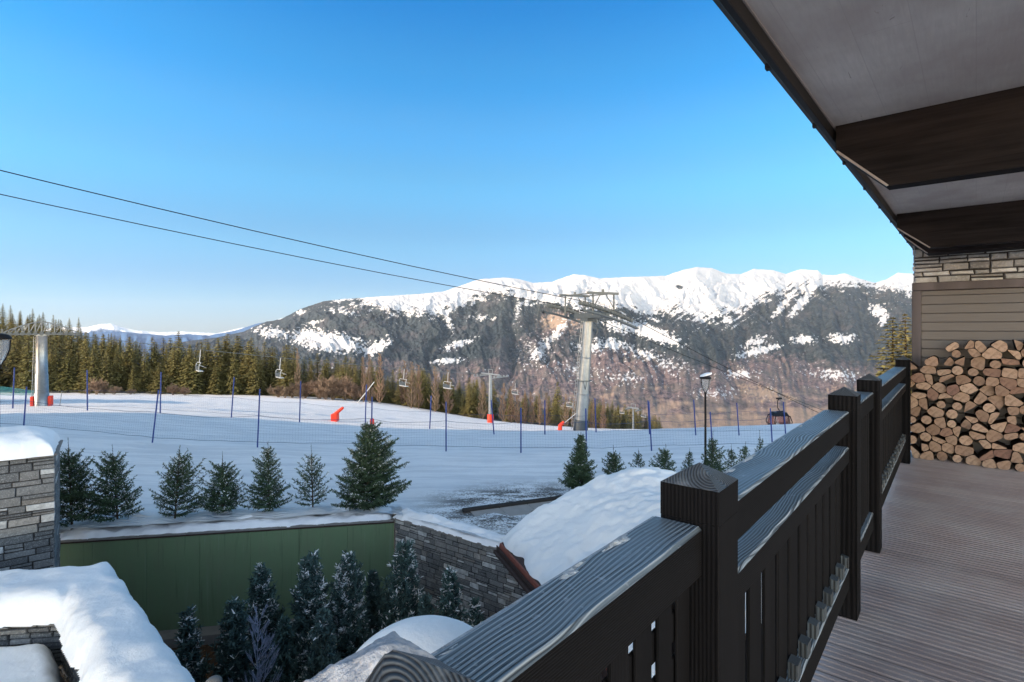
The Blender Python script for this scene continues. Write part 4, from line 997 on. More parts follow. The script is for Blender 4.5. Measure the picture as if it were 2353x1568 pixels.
def tree_at(xd, Yd, ytop, k=None, grp='front'):
    global ntree
    p = on(xd, Yd); h = (CZ-(ytop-HY)/F*Yd)-p.z
    if h < 3: h = 3+rg.random()*2
    k = rg.randrange(6) if k is None else k
    labs = {'front': ('olive green spruce in the sunlit front line of the wood', 'front spruces of the wood'), 'mid': ('spruce standing behind the front line of the wood', 'spruces inside the wood'), 'hill': ('small distant spruce on the wooded hill at upper left', 'spruces on the left hill'),
            'low': ('spruce in the lower belt of wood right of the brown bush', 'spruces in the lower belt')}
    put(protos, used, k, p, h/13.0, labs[grp][0], 'spruce tree', labs[grp][1], rg.uniform(1.25, 1.8)); ntree += 1
x = -60
while x < 1520:
    e = float(edgeY(x)); far_ = x > 740
    for row, (dy, dj) in enumerate(((1, 0), (8, 5), (17, -3))):
        if rg.random() < (.12 if row else .2 if x < 740 else .12): continue
        Yd = e+dy+rg.uniform(-2.0, 3); xd = x+dj+rg.uniform(-9, 9)
        tl = float(topline(xd)); yb = HY+F*(CZ-on(xd, Yd).z)/Yd; hpx = yb-tl
        yt = tl + hpx*(rg.uniform(.12, .5) if row == 0 else rg.uniform(.02, .25) if row == 1 else rg.uniform(-.02, .18))
        if far_ and 1130 < xd < 1270 and rg.random() < .55: continue
        tree_at(xd, Yd, yt, None, ('low' if far_ else ('front' if row == 0 else 'mid')))
    x += rg.uniform(17, 24) if not far_ else rg.uniform(14, 19)
for xd, yt in specials:
    tree_at(xd, float(edgeY(xd))+rg.uniform(4, 12), yt, rg.choice([0,1,4]), 'front' if xd < 740 else 'low')
for i in range(74):                                       # the wooded hill behind
    xd = rg.uniform(-60, 330); Yd = rg.uniform(185, 300); tl = float(np.interp(xd, [-60,0,40,100,150,200,240,300,340], [700,702,712,722,732,745,757,772,790]))
    p = on(xd, Yd); yb = HY+F*(CZ-p.z)/Yd
    if yb < tl+12: yb = tl+30
    h = rg.uniform(9, 13.5); yt = yb-h*F/Yd
    if yt < tl: h = (yb-tl-rg.uniform(0, 8))/F*Yd
    k = rg.randrange(6); put(protos, used, k, p, max(h, 5)/13.0, 'small distant spruce on the wooded hill at upper left', 'spruce tree', 'spruces on the left hill', 1.3)
for xd, tp in ((25,700),(75,708),(122,722),(160,730),(180,728),(5,697),(48,712),(98,716),(140,733)):
    p = on(xd, 285); h = max(((CZ-(tp-HY)/F*285)-p.z), 5); put(protos, used, rg.randrange(6), p, h/13., 'small distant spruce on the wooded hill at upper left', 'spruce tree', 'spruces on the left hill')
bushes = [(222,121,855),(262,121,878),(240,122,880),(300,123,888),(398,123,872),(425,123,880),(205,122,885),(640,124,872),(672,123,868),(700,122,858),(735,122,846),(765,121,838),(792,121,848),(815,121,862),(690,120,882),(750,119,872),(655,121,885)]
for i, (xd, Yd, yt) in enumerate(bushes):
    p = on(xd, Yd); h = (CZ-(yt-HY)/F*Yd)-p.z; big = 730 < xd < 800
    put(bush, ub, i % 2, p, max(h, 1.6)/4.3, 'large rounded reddish brown bare bush at the wood edge' if big else ('low brown bare bush under the spruces on the left' if xd < 450 else 'brown bare bush near the large rounded bush'), 'bush', 'large bare bushes' if big else ('bare bushes on the left' if xd < 450 else 'bare bushes near the large one'), 1.25)
for i, (xd, Yd, yt) in enumerate([(685,129,800),(835,116,820),(850,115,815),(872,120,812),(930,122,828),(945,114,832),(962,116,838),(1000,114,842),(1030,114,850),(1110,112,868),(1155,106,880),(1175,106,888),(1190,105,892),(1205,106,897),(1222,106,900),(1240,104,905),(1255,106,902),(1300,104,905),(1320,103,912),(1345,103,915),(1362,103,918),(1385,102,915)]):
    p = on(xd, Yd); h = (CZ-(yt-HY)/F*Yd)-p.z
    lab = 'single tall pale bare trunk between the spruces' if i == 0 else ('bare pale trunk near the snow lance' if i in (1,2) else ('bare brown tree behind the small pylon' if xd > 1100 else 'bare brown tree among the lower spruces'))
    put(btree, ut, i % 2, p, max(h, 3)/10.0, lab, 'bare tree', 'bare trees: '+lab if i else None, .9 if i > 2 else .6)
# sunlit spruces right of the balcony
for xd, Yd, yt in ((2050,62,722),(2084,60,716),(2105,63,735)):
    p = on(xd, Yd); h = (CZ-(yt-HY)/F*Yd)-p.z
    put(protos, used, [1,4,3][int(xd) % 3], p, h/13.0, {2050:'golden sunlit spruce just left of the chalet wall',2084:'spruce half hidden behind the corner of the chalet',2105:'spruce hidden behind the chalet wall and woodpile'}[xd], 'spruce tree', None, 1.7)
M['greysteel'] = plain('dull_grey_steel', (.12,.128,.125), .55, .4, .2, .3, 5)
# ------------------------------------------------------------------ safety nets on the piste
def net_fence(name, poles, lab, hnet, z0, topr, cordmat=None, skip=()):
    """poles: (x_top, y_top, x_base, y_base) read as positions on the slope"""
    root = empty(name); tag(root, lab, 'net fence'); P = []
    for xt, yt, xb, yb in poles:
        b = hit(xb, yb, 17); ht = (yb-yt)/F*b.y; dx = (xt-xb)/F*b.y
        b = Vector((b.x, b.y, tz(b.x, b.y))); top = b+Vector((dx, 0, ht)); P.append((b, top))
        m = MB(); m.tube(b-Vector((0,0,.3)), top, .034*max(1, b.y/30), None, 8); m.lathe([(.036,0),(.036,.02),(0,.04)], tuple(top), 8)
        o = m.build('pole', M['blue'], root)
    nm = MB(); 
    for i, ((b0, t0), (b1, t1)) in enumerate(zip(P[:-1], P[1:])):
        if i in skip: continue
        L = (b1-b0).length; n = max(4, int(L/.13)); hn = hnet; rows = int(hn/.13)
        def pt(s, u):
            q = b0.lerp(b1, s); q.z = tz(q.x, q.y); d0 = (t0-b0).normalized(); d1 = (t1-b1).normalized(); d = d0.lerp(d1, s)
            sag = .12*4*s*(1-s)*u
            return q + d*(z0+hn*u-sag)
        G = [[pt(k/n, j/rows) for j in range(rows+1)] for k in range(n+1)]
        w = .0015
        for k in range(0, n+1):
            a, b = G[k][0], G[k][rows]; nm.add([a+Vector((-w,0,0)), a+Vector((w,0,0)), b+Vector((w,0,0)), b+Vector((-w,0,0))], [(0,1,2,3)])
        for j in range(rows+1):
            wj = .009 if j in (0, rows) else .0016
            for k in range(0, n, 2):
                a, b = G[k][j], G[min(k+2, n)][j]; nm.add([a-Vector((0,0,wj)), b-Vector((0,0,wj)), b+Vector((0,0,wj)), a+Vector((0,0,wj))], [(0,1,2,3)])
    nm.build('net', cordmat or M['navy'], root)
near_p = [(-60,885,-70,985),(61,891,53,988),(364,899,348.5,1019),(597,895.6,591,1028.5),(855,914,853,1033),(1025,925,1025,1038),(1197,939,1197,1041),(1346,941,1348,1042),(1491,925,1498,1037),(1632,948,1638,1034),(1770,940,1776,1032)]
net_fence('safety_net', near_p, 'near line of blue poles holding a fine net across the shaded slope', 1.25, .25, 0)
far_p = [(-40,843,-44,936),(33,845.6,29,939),(200,852,201,944),(370,856.5,368,950),(538,867.5,531,960),(691,877,688,971),(842,885,839,977),(991,910,987,986),(1128.5,920.6,1136,999),(1252,921,1252,999),(1367,916,1370,994),(1489,921,1493,998),(1594,920,1599.5,1001),(1693,927,1699,1001),(1800,925,1806,1000)]
net_fence('safety_net', far_p, 'far line of blue poles with a net at the edge of the shade', 1.3, .3, 0)
lf = empty('teal_net'); tag(lf, 'turquoise safety net at the far left wood edge', 'net fence')
nm = MB(); a = on(-40, 108); b = on(95, 108); n = 60
for k in range(n+1):
    q = a.lerp(b, k/n); hh = 1.75-1.0*max(0, (k/n-.35))/.65; nm.box(q.x-.03, q.x+.03, q.y, q.y+.01, q.z, q.z+hh)
for j in range(7):
    pts = [a.lerp(b, k/20)+Vector((0,0,(1.75-1.0*max(0,(k/20-.35))/.65)*j/6)) for k in range(21)]
    for p, q in zip(pts[:-1], pts[1:]): nm.add([p-Vector((0,0,.03)), q-Vector((0,0,.03)), q+Vector((0,0,.03)), p+Vector((0,0,.03))], [(0,1,2,3)])
nm.build('net', M['teal'], lf)

# ------------------------------------------------------------------ street lamps
def street_lamp(loc, h, lab, snow=True, s=1.0):
    root = empty('street_lamp', loc); tag(root, lab, 'lamp'); m = MB()
    m.lathe([(.09*s,-.3),(.09*s,.35),(.06*s,.42),(.045*s,.5),(.04*s,h-.75*s),(.055*s,h-.72*s),(.05*s,h-.68*s)], n=12); m.build('pole', M['black'], root)
    g = MB(); g.lathe([(.06*s,h-.66*s),(.12*s,h-.52*s),(.175*s,h-.34*s),(.19*s,h-.16*s),(.19*s,h-.14*s)], n=20); g.build('lamp_glass', M['lampglass'], root)
    g = MB()
    for k in range(4):
        a = math.pi/2*k+.4; pts = [(.05,-.68),(.13,-.54),(.195,-.35),(.21,-.15)]
        g.path([(math.cos(a)*r_*s, math.sin(a)*r_*s, h+z*s) for r_, z in pts], .012*s, 5)
    g.build('lamp_frame', M['black'], root)
    g = MB(); g.lathe([(.0,h-.145*s),(.225*s,h-.145*s),(.225*s,h-.11*s),(.17*s,h-.05*s),(.06*s,h-.02*s),(0,h-.015*s)], n=20); g.build('lamp_shade', M['black'], root)
    return root
p = on(1621, 21.0); hl = (CZ-(862-HY)/F*21)-p.z
street_lamp(p, hl, 'slim black street lamp with snow on its lantern by the small firs')
m = MB(); m.lathe([(0,0),(.2,.0),(.19,.045),(.1,.075),(0,.085)], n=18)
for i in range(len(m.v)): v_ = m.v[i]; m.v[i] = (v_[0]*1.15+.02, v_[1], v_[2]+v_[0]*.32+.02)
o = m.build('snow_lump', M['cushion']); o.location = (p.x, p.y, p.z+hl-.03); tag(o, 'tilted snow slab on top of the street lamp', 'snow')
Yl = 12.6; p = pos(-6, Yl); hz = (CZ-(764-HY)/F*Yl); p.z = -4.0
street_lamp(p, hz-p.z, 'black street lamp cut by the left edge above the stone pillar', s=1.15)

# ------------------------------------------------------------------ chairlift: left pylon, small pylons, ropes and chairs
def truss_head(m, L, hgt, wid, n=10, sh=True):
    """bow shaped lattice along x, sheaves beneath"""
    ar = lambda x: hgt*(1-(abs(x)/(L/2))**1.5)
    for y in (-wid/2, wid/2):
        for i in range(n):
            x0 = -L/2+L*i/n; x1 = -L/2+L*(i+1)/n
            m.tube((x0,y,0), (x1,y,0), .055, None, 5); m.tube((x0,y,.12+ar(x0)), (x1,y,.12+ar(x1)), .05, None, 5)
            m.tube((x0,y,0), (x1,y,.12+ar(x1)), .028, None, 4)
            m.tube((x1,y,0), (x1,y,.12+ar(x1)), .034, None, 4)
        m.tube((-L/2,y,0), (-L/2,y,.5), .03, None, 4); m.tube((L/2,y,0), (L/2,y,.5), .03, None, 4)
    for i in range(n+1):
        x0 = -L/2+L*i/n; m.tube((x0,-wid/2,0), (x0,wid/2,0), .03, None, 4); m.tube((x0,-wid/2,.12+ar(x0)), (x0,wid/2,.12+ar(x0)), .03, None, 4)
def wheels(m, pts, r, y, w=.10, mi=0):
    for x, z in pts:
        m.tube((x, y-w/2, z), (x, y+w/2, z), r, r, 12, mi, True); m.tube((x, y-w*.8, z), (x, y+w*.8, z), r*.4, r*.4, 8, mi, True)
L2d = Vector((.777, .629, 0)); a2 = math.atan2(L2d.y, L2d.x)
pb = hit(94, 939, 30); pb = pos(96, 50.0); pb.z = tz(pb.x, pb.y)
pyl = empty('lift_pylon', pb, a2); tag(pyl, 'left chairlift pylon with bow shaped lattice head and red pads', 'pylon')
ht = (CZ-(771-HY)/F*50)-pb.z
m = MB(); m.lathe([(.56,-.5),(.54,1.2),(.50,1.22),(.47,ht*.45),(.45,ht*.452),(.40,ht*.97),(.42,ht*.975),(.42,ht)], n=28); m.build('shaft', M['steel'], pyl)
vec = Vector((-.66, .75, 0))
m = MB(); ca, sa = math.cos(-a2+R(200)), math.sin(-a2+R(200))
base = Vector((.62*ca, .62*sa, 0)); side = Vector((-sa, ca, 0))*.2
for s_ in (-1, 1): m.tube(base*1.1+side*s_+Vector((0,0,.3)), base*.82+side*s_+Vector((0,0,ht-.1)), .03, None, 5)
z = .5
while z < ht-.3: q = base*(1.1-.28*z/ht)+Vector((0,0,z)); m.tube(q-side, q+side, .018, None, 4); z += .33
z = 2.4
while z < ht-.2:
    c_ = base*(1.1-.28*z/ht); pts = [c_+Vector((math.cos(t_), math.sin(t_), 0))*.36+Vector((0,0,z)) for t_ in np.linspace(0, 6.28, 9)]; m.path(pts, .012, 3); z += .9
m.build('ladder', M['steel'], pyl)
m = MB(); truss_head(m, 5.4, 1.05, .9, 12); m.box(-.5, .5, -.55, .55, -.12, .0)
m.build('lattice_head', M['steel'], pyl, (0, 0, ht+.1))
m = MB()
for y in (-.62, .62):
    wheels(m, [(x_, .16) for x_ in np.linspace(-2.6, 2.6, 13)], .16, y); m.tube((-2.8,y,.16), (2.8,y,.16), .045, None, 5)
m.build('sheave_train', M['greysteel'], pyl, (0, 0, ht+.0))
m = MB()
for x_ in (-2.6, 2.6): m.tube((x_,.3,-.55), (x_,.3,0), .03, None, 4); m.box(x_-.6, x_+.6, -.45, .45, -.1, -.06)
m.build('catwalk', M['darksteel'], pyl, (0, 0, ht+.05))
for xo in (-.62, .62):
    m = MB(); m.bevbox(-.12, .12, -.3, .3, 0, .95, .05); o = m.build('pad', M['red'], pyl, (xo*1.0, -xo*.2, -.02), R(-20))
m = MB(); m.tube((1.3,-.6,0),(1.45,-.6,1.35), .03, None, 5); m.build('marker_pole', M['steel'], pyl)
def small_pylon(xd, yb, yt, Yd, lab, s=1.0, pads=True):
    p = on(xd, Yd); h = (CZ-(yt-HY)/F*Yd)-p.z; root = empty('small_lift_pylon', p, a2); tag(root, lab, 'pylon')
    m = MB(); m.lathe([(.36*s,-1),(.30*s,h*.5),(.25*s,h)], n=14); m.build('shaft', M['steel'], root)
    m = MB(); m.bevbox(-.12,.12,-2.3*s,2.3*s,h-.25,h-.02,.02)
    for y in (-2.2*s, 2.2*s): m.tube((-1.6*s,y,h-.55),(1.6*s,y,h-.45), .07, None, 5); wheels(m, [(x_, h-.35) for x_ in np.linspace(-1.5*s,1.5*s,6)], .16*s, y); m.tube((0,y,h-.5),(0,y,h-.1), .07, None, 5)
    for y in (-.5,.5): m.tube((0,y,h),(0,y,h+.6), .05, None, 4)
    m.tube((0,-.5,h+.6),(0,.5,h+.6), .05, None, 4)
    m.build('crossarm', M['steel'], root)
    if pads: m = MB(); m.lathe([(.5,0),(.5,1.3),(.4,1.35)], n=12); m.build('pad', M['red'], root)
    return p, h
sp1 = small_pylon(1127, 977, 858, 83, 'slender middle chairlift pylon with red padded foot')
sp2 = small_pylon(1455, 985, 936, 100, 'tiny far chairlift pylon above the low spruces', .55, False)
def rope(name, pts, r, lab, cat='cable', mat=None, sag=0.):
    m = MB(); Q = []
    for a, b in zip(pts[:-1], pts[1:]):
        for k in range(12):
            s = k/12; q = Vector(a).lerp(Vector(b), s); q.z -= sag*4*s*(1-s); Q.append(q)
    Q.append(Vector(pts[-1])); m.path(Q, r, 5); return tag(m.build(name, mat or M['cable']), lab, cat)
C2 = Vector((-.629, .777, 0))
heads = []
for sgn, lab in ((-1, 'nearer steel rope of the chairlift passing the left pylon'), (1, 'farther steel rope of the chairlift passing the left pylon')):
    a = Vector((pb.x, pb.y, pb.z+ht+.35))+C2*sgn*.62; b = sp1[0]+Vector((0,0,sp1[1]-.2))+C2*sgn*2.2; c = sp2[0]+Vector((0,0,sp2[1]-.2))+C2*sgn*2.2
    z0 = a-L2d*55+Vector((0,0,5)); e = c+L2d*60+Vector((0,0,-14)); heads.append((a, b, c)); rope('haul_rope', [z0, a, b, c, e], .02, lab, mat=M['greysteel'], sag=.4)
def chair(lab, hang, s=1.0):
    root = empty('lift_chair', hang, a2); root.scale = (s, s, s); tag(root, lab, 'lift chair', None)
    m = MB(); m.tube((0,0,0),(0,.1,-.35), .045*s, None, 6); m.tube((0,.1,-.35),(-.12,0,-1.55), .045*s, None, 6); m.build('hanger', M['white'], root)
    m = MB()
    for y in (-1.05, 1.05): m.path([(-.12,y,-1.55),(-.3,y,-1.75),(-.35,y,-2.45),(.1,y,-2.6)], .035, 5)
    m.path([(-.12,-1.05,-1.55),(-.12,1.05,-1.55)], .035, 5); m.build('frame', M['white'], root)
    m = MB()
    m.bevbox(-.35,.15,-1.05,1.05,-2.62,-2.52,.03); m.build('seat', M['white'], root)
    m = MB(); 
    for k in range(4): y = -1.0+k*.52; m.bevbox(-.42,-.35,y,y+.44,-2.45,-1.95,.02)
    m.build('backrest', M['darksteel'], root)
    m = MB(); m.path([(-.3,-.95,-1.8),(.45,-.95,-2.15),(.45,.95,-2.15),(-.3,.95,-1.8)], .02, 4); m.build('safety_bar', M['white'], root)
def along(pair, xd):
    a, b = pair; best = min((abs((a.lerp(b, k/400).x/a.lerp(b, k/400).y)-(xd-CX)/F), k) for k in range(401)); s = best[1]/400; q = a.lerp(b, s); q.z -= .4*4*s*(1-s); return q
for xd, seg, side, lab in ((460,0,0,'white empty lift chair hanging nearest the left pylon'),(645,0,0,'white empty lift chair second from the left pylon'),(929,0,0,'white empty lift chair left of the paired chairs before lower wood'),(1031,0,0,'empty lift chair just left of the middle pylon'),(1185,1,1,'tiny lift chair just right of the middle pylon'),(1310,1,1,'tiny distant lift chair left of the large pylon shaft'),(1430,1,1,'tiny distant lift chair left of the far small pylon'),(1480,1,0,'tiny distant lift chair right of the far small pylon')):
    hp = heads[side]; chair(lab, along((hp[seg], hp[seg+1]) if xd < 1450 else (hp[2], hp[2]+L2d*60+Vector((0,0,-14))), xd), .5 if xd > 1400 else .7 if xd > 1100 else .88)

# ------------------------------------------------------------------ big pylon and gondola rope
L1 = Vector((.871, .491, 0)); C1 = Vector((-.491, .871, 0)); a1 = math.atan2(L1.y, L1.x)
pB = pos(1334, 54.0); pB.z = tz(pB.x, pB.y)-.05
bp = empty('lift_pylon', pB, a1); tag(bp, 'large silver gondola lift pylon standing in front of the mountain', 'pylon')
hB = (CZ-(738-HY)/F*54)-pB.z; lean = (1352-1334)/F*54
def shaft_pt(z): return Vector((0, 0, z)) + (Matrix.Rotation(-a1, 3, 'Z') @ Vector((lean, 0, 0)))*(z/hB)
m = MB(); prof = [(.72,-.6),(.72,1.15),(.62,1.16),(.585,hB*.33),(.605,hB*.335),(.57,hB*.34),(.51,hB*.66),(.53,hB*.665),(.495,hB*.67),(.45,hB)]
for (r0_, z0_), (r1_, z1_) in zip(prof[:-1], prof[1:]):
    if z0_ >= 1.16 or z1_ <= 1.15: pass
    m.tube(shaft_pt(max(z0_, -.6)), shaft_pt(z1_+1e-4), r0_, r1_, 32, 1 if z1_ <= 1.16 else 0, False)
m.build('shaft', [M['steel'], M['darksteel']], bp)
m = MB(); vl = Matrix.Rotation(-a1, 3, 'Z') @ Vector((-.95, -.35, 0)).normalized(); sl_ = Vector((-vl.y, vl.x, 0))*.2
for s_ in (-1, 1): m.tube(shaft_pt(.2)+vl*.95+sl_*s_, shaft_pt(hB)+vl*.68+sl_*s_, .028, None, 5)
z = .4
while z < hB-.2: q = shaft_pt(z)+vl*(.95-.27*z/hB); m.tube(q-sl_, q+sl_, .018, None, 4); z += .3
z = 2.4
while z < hB-.2:
    q = shaft_pt(z)+vl*(1.2-.27*z/hB); m.path([q+Vector((math.cos(t_), math.sin(t_), 0))*.38 for t_ in np.linspace(0, 6.28, 9)], .012, 3); z += .8
m.build('ladder', M['steel'], bp)
m = MB(); q = shaft_pt(hB*.46)
for t_ in np.linspace(0, 6.28, 9)[:-1]: m.tube(q+Vector((math.cos(t_),math.sin(t_),0))*.75, q+Vector((math.cos(t_+.785),math.sin(t_+.785),0))*.75, .045, None, 4)
fr_ = Matrix.Rotation(-a1, 3, 'Z') @ Vector((0, -.75, 0)); m.tube(q+fr_+Vector((.25,-.0,0)), q+fr_+Vector((0,0,-.85)), .03, None, 4); m.tube(q+fr_-Vector((.25,0,0)), q+fr_+Vector((0,0,-.85)), .03, None, 4)
m.build('bracket_ring', M['darksteel'], bp)
top = shaft_pt(hB)
m = MB(); m.box(-.55,.55,-.6,.6,-.05,.25); m.bevbox(-.28,.28,-3.0,3.0,.25,.80,.05); m.build('crossarm', M['darksteel'], bp, top)
def curve_z(x): return 1.55 - .30*x*.35 - .055*(x+3)**1.55 if x > -3 else 1.55+.315
dz0 = hB + pB.z
for sgn in (-1, 1):
    m = MB(); xs_ = np.linspace(-3.05, 3.2, 16); pts = [(x_, curve_z(x_)) for x_ in xs_]
    wheels(m, pts, .215, 0.); 
    for (xa, za), (xb, zb_) in zip(pts[:-1], pts[1:]): m.tube((xa,.16,za-.08),(xb,.16,zb_-.08), .075, None, 5); m.tube((xa,-.16,za-.08),(xb,-.16,zb_-.08), .05, None, 5)
    m.build('sheave_train', M['greysteel'], bp, top+Vector((0, 2.75*sgn, -.25)))
    m = MB(); q = [(x_, curve_z(x_)-.62) for x_ in np.linspace(-3.3, 3.5, 12)]
    for (xa, za), (xb, zb_) in zip(q[:-1], q[1:]):
        y0_, y1_ = (.25, .75) if sgn > 0 else (-.75, -.25)
        m.add([(xa,y0_,za),(xb,y0_,zb_),(xb,y1_,zb_),(xa,y1_,za),(xa,y0_,za-.14),(xb,y0_,zb_-.14),(xb,y1_,zb_-.14),(xa,y1_,za-.14)], [(0,1,2,3),(7,6,5,4),(0,4,5,1),(3,2,6,7)])
        for yy in (y0_, y1_): m.tube((xa,yy,za),(xa,yy,za+1.0), .018, None, 4); m.tube((xa,yy,za+1.0),(xb,yy,zb_+1.0), .018, None, 4); m.tube((xa,yy,za+.5),(xb,yy,zb_+.5), .013, None, 4)
    m.build('catwalk', M['darksteel'], bp, top+Vector((0, 2.75*sgn, -.25)))
    # lifting gantry above each sheave train
    m = MB(); gx_ = .2*sgn
    m.bevbox(-1.9, 1.9, -.13, .13, 2.55, 2.78, .02); 
    for x_ in (-1.2, 1.35): m.tube((x_,0,.5),(x_,0,2.55), .09, None, 6); m.tube((x_,0,1.2),(x_*.3,0,2.5), .05, None, 5)
    m.bevbox(-.1,.1,-.1,.1,2.78,3.05,.02)
    m.build('gantry', M['greysteel'], bp, top+Vector((0, 2.3*sgn, 0)))
m = MB(); m.tube((-1.0,-2.3,2.66),(-1.0,2.3,2.66), .06, None, 6); m.tube((1.2,-2.3,2.66),(1.2,2.3,2.66), .06, None, 6); m.build('gantry_tie', M['greysteel'], bp, top)
for sgn, (y0d, lab) in ((-1, (392, 'nearer lift rope running from upper left to the large pylon')), (1, (447, 'farther lift rope running from upper left to the large pylon'))):
    c_ = pB+(Matrix.Rotation(a1, 3, 'Z') @ (top+Vector((0, 2.75*sgn, -.25))))
    le = c_ + L1*(-3.05); le.z = c_.z+curve_z(-3.05)+.24; re = c_+L1*3.2; re.z = c_.z+curve_z(3.2)+.24
    # meet the frame edge
    r0_ = (0-CX)/F; s = (le.x-r0_*le.y)/(L1.x-r0_*L1.y); E = le-L1*s; zE = CZ-(y0d-HY)/F*E.y
    st_ = le-L1*(s*1.9)+Vector((0,0,(zE-le.z+1.0)/.526))
    r1_ = (1790-CX)/F; s2 = (r1_*re.y-re.x)/(L1.x-r1_*L1.y); G_ = re+L1*s2; zG = CZ-(913-HY)/F*G_.y; slr = (zG-re.z)/s2
    en = re+L1*(s2*2.6)+Vector((0,0,slr*s2*2.35))
    mid = [c_+L1*x_ for x_ in (-1.5, 0, 1.5)]
    for q, x_ in zip(mid, (-1.5, 0, 1.5)): q.z = c_.z+curve_z(x_)+.24
    Q = []
    for a, b, sg in ((st_, le, 1.0), (le, mid[0], 0), (mid[0], mid[1], 0), (mid[1], mid[2], 0), (mid[2], re, 0), (re, en, .5)):
        for k in range(14):
            s_ = k/14; q = Vector(a).lerp(Vector(b), s_); q.z -= sg*4*s_*(1-s_); Q.append(q)
    Q.append(en); mm = MB(); mm.path(Q, .030, 6); tag(mm.build('lift_rope', M['cable']), lab, 'cable')
    if sgn == -1:
        gp = re+L1*s2; gp.z = re.z+slr*s2-.15
# gondola cabin
gc = empty('gondola_cabin', gp, a1-R(25)); tag(gc, 'dark red tinted gondola cabin hanging low over the slope edge', 'gondola')
m = MB(); m.bevbox(-.35,.35,-.1,.1,-.12,.10,.03); m.path([(0,0,0),(-.18,0,-.35),(-.2,0,-1.05),(.05,0,-1.5)], .05, 6); m.box(-.25,.45,-.12,.12,-1.62,-1.5); m.build('hanger', M['black'], gc)
def cab(z): return np.interp(z, [0, .18, .9, 1.75, 1.95], [.78, .95, 1.08, .86, .70])
def shell(m, za, zb, inset=0., mi=0):
    n = 24; vs = []
    for z in (za, zb):
        r_ = float(cab(z))-inset
        for k in range(n):
            a = 2*math.pi*k/n; c_, s_ = math.cos(a), math.sin(a); p_ = 5; d = (abs(c_)**p_+abs(s_)**p_)**(-1/p_); vs.append((c_*d*r_*1.12, s_*d*r_*.95, z-3.62))
    m.add(vs, [(k, (k+1) % n, n+(k+1) % n, n+k) for k in range(n)], mi, 0, True); return vs[:n], vs[n:]
m = MB(); a_, b_ = shell(m, 0, .18); m.add(a_, [list(range(24))[::-1]]); shell(m, .18, .62); m.build('body', M['black'], gc)
m = MB(); shell(m, .62, 1.58, .015); m.build('window', M['cabglass'], gc)
m = MB(); shell(m, 1.58, 1.95); a_, b_ = shell(m, 1.94, 1.97); m.add(b_, [list(range(24))]); m.build('roof', M['black'], gc)
m = MB()
for sx_ in (-1, 1):
    for sy_ in (-1, 1):
        P_ = [(sx_*float(cab(z))*1.12*.9, sy_*float(cab(z))*.95*.9, z-3.62) for z in (.55, .9, 1.3, 1.62)]; m.path(P_, .06, 5)
m.path([(.05,-1.03,.55-3.62),(.05,-.9,1.6-3.62)], .05, 4); m.build('window_frame', M['black'], gc)
m = MB(); m.bevbox(-1.0,-.62,-1.17,-1.02,.1-3.62,.85-3.62,.04); m.path([(-.9,-1.15,.2-3.62),(-.8,-1.18,1.25-3.62)], .025, 4); m.build('ski_rack', M['steel'], gc)

# ------------------------------------------------------------------ snow making gear
def cannon(xd, yd, s, lab, ang):
    p = hit(xd, yd, 25); root = empty('snow_gun', p, 0); tag(root, lab, 'snow gun')
    w = s/F*p.y*.68
    m = MB(); m.bevbox(-w*.5, w*.35, -.35, .35, 0, w*1.05, .05); m.build('padding', M['red'], root)
    m = MB(); m.tube((-w*.1,0,w*.95), (w*.95,0,w*.95+w*math.tan(ang)*.95), w*.26, w*.2, 12); m.tube((w*.95,0,w*.95+w*math.tan(ang)*.95),(w*1.05,0,w*.95+w*math.tan(ang)*1.05), w*.15, w*.15, 10, 0); m.build('barrel', M['red'], root)
    return root, w
cannon(771, 969, 25, 'red padded snow gun box with raised barrel on the sunlit slope', R(42))
p = hit(1290, 989, 30); rt = empty('snow_gun', p); tag(rt, 'small red snow gun leaning beside the large pylon foot', 'snow gun')
m = MB(); m.tube((-.15,0,0),(-.1,0,.55), .22, .2, 10); m.tube((-.1,0,.5),(.25,0,.8), .2, .14, 10); m.build('padding', M['red'], rt)
m = MB(); m.tube((.1,0,.55),(1.5,.2,1.65), .045, .035, 6); m.build('lance', M['white'], rt)
p = hit(855, 978, 30); rt = empty('red_marker', p); tag(rt, 'small red padded post behind the biggest fir', 'marker'); m = MB(); m.lathe([(.19,0),(.19,.5),(.1,.62),(0,.64)], n=12); m.build('padding', M['red'], rt)
p = on(819, 112.0); rt = empty('snow_lance', p); tag(rt, 'long white slanting snow lance in front of the wood', 'snow lance')
e_ = pos(860, 112.0); zt_ = CZ-(878-HY)/F*112
m = MB(); m.tube((0,0,-.3),(e_.x-p.x, 0, zt_-p.z), .10, .09, 8); m.build('lance', M['white'], rt); m = MB(); m.tube((e_.x-p.x,0,zt_-p.z),(e_.x-p.x+.5,0,zt_-p.z+.45), .06, .04, 6); m.build('nozzle', M['greybark'], rt)

# ------------------------------------------------------------------ unseen blocks added uphill to throw the shade on the slope
def shade_block(name, c, w, l, zt, an, lab, rise=3.0):
    root = empty(name, (c[0], c[1], 0), an); tag(root, lab, 'building')
    m = MB(); m.box(-l/2, l/2, -w/2, w/2, -14, zt-rise); m.build('wall', M['panel'], root)
    m = MB(); ov = .0
    m.add([(-l/2,-w/2-ov,zt-rise),(l/2,-w/2-ov,zt-rise),(l/2,w/2+ov,zt-rise),(-l/2,w/2+ov,zt-rise),(-l/2,0,zt),(l/2,0,zt)], [(0,1,5,4),(2,3,4,5),(0,4,3),(1,2,5)]); m.build('roof', M['rustdark'], root)
    k = 0
    for s_ in (-1, 1):
        for i in range(int(l/4)):
            for j in range(4):
                mm = MB(); x_ = -l/2+2+i*4; z_ = -4+j*4; mm.box(x_-.6, x_+.6, s_*(w/2)+.0-.05, s_*(w/2)+.05, z_, z_+1.5); k += 1
                if k <= 40: mm.build('window', M['darksteel'], root)
    return root
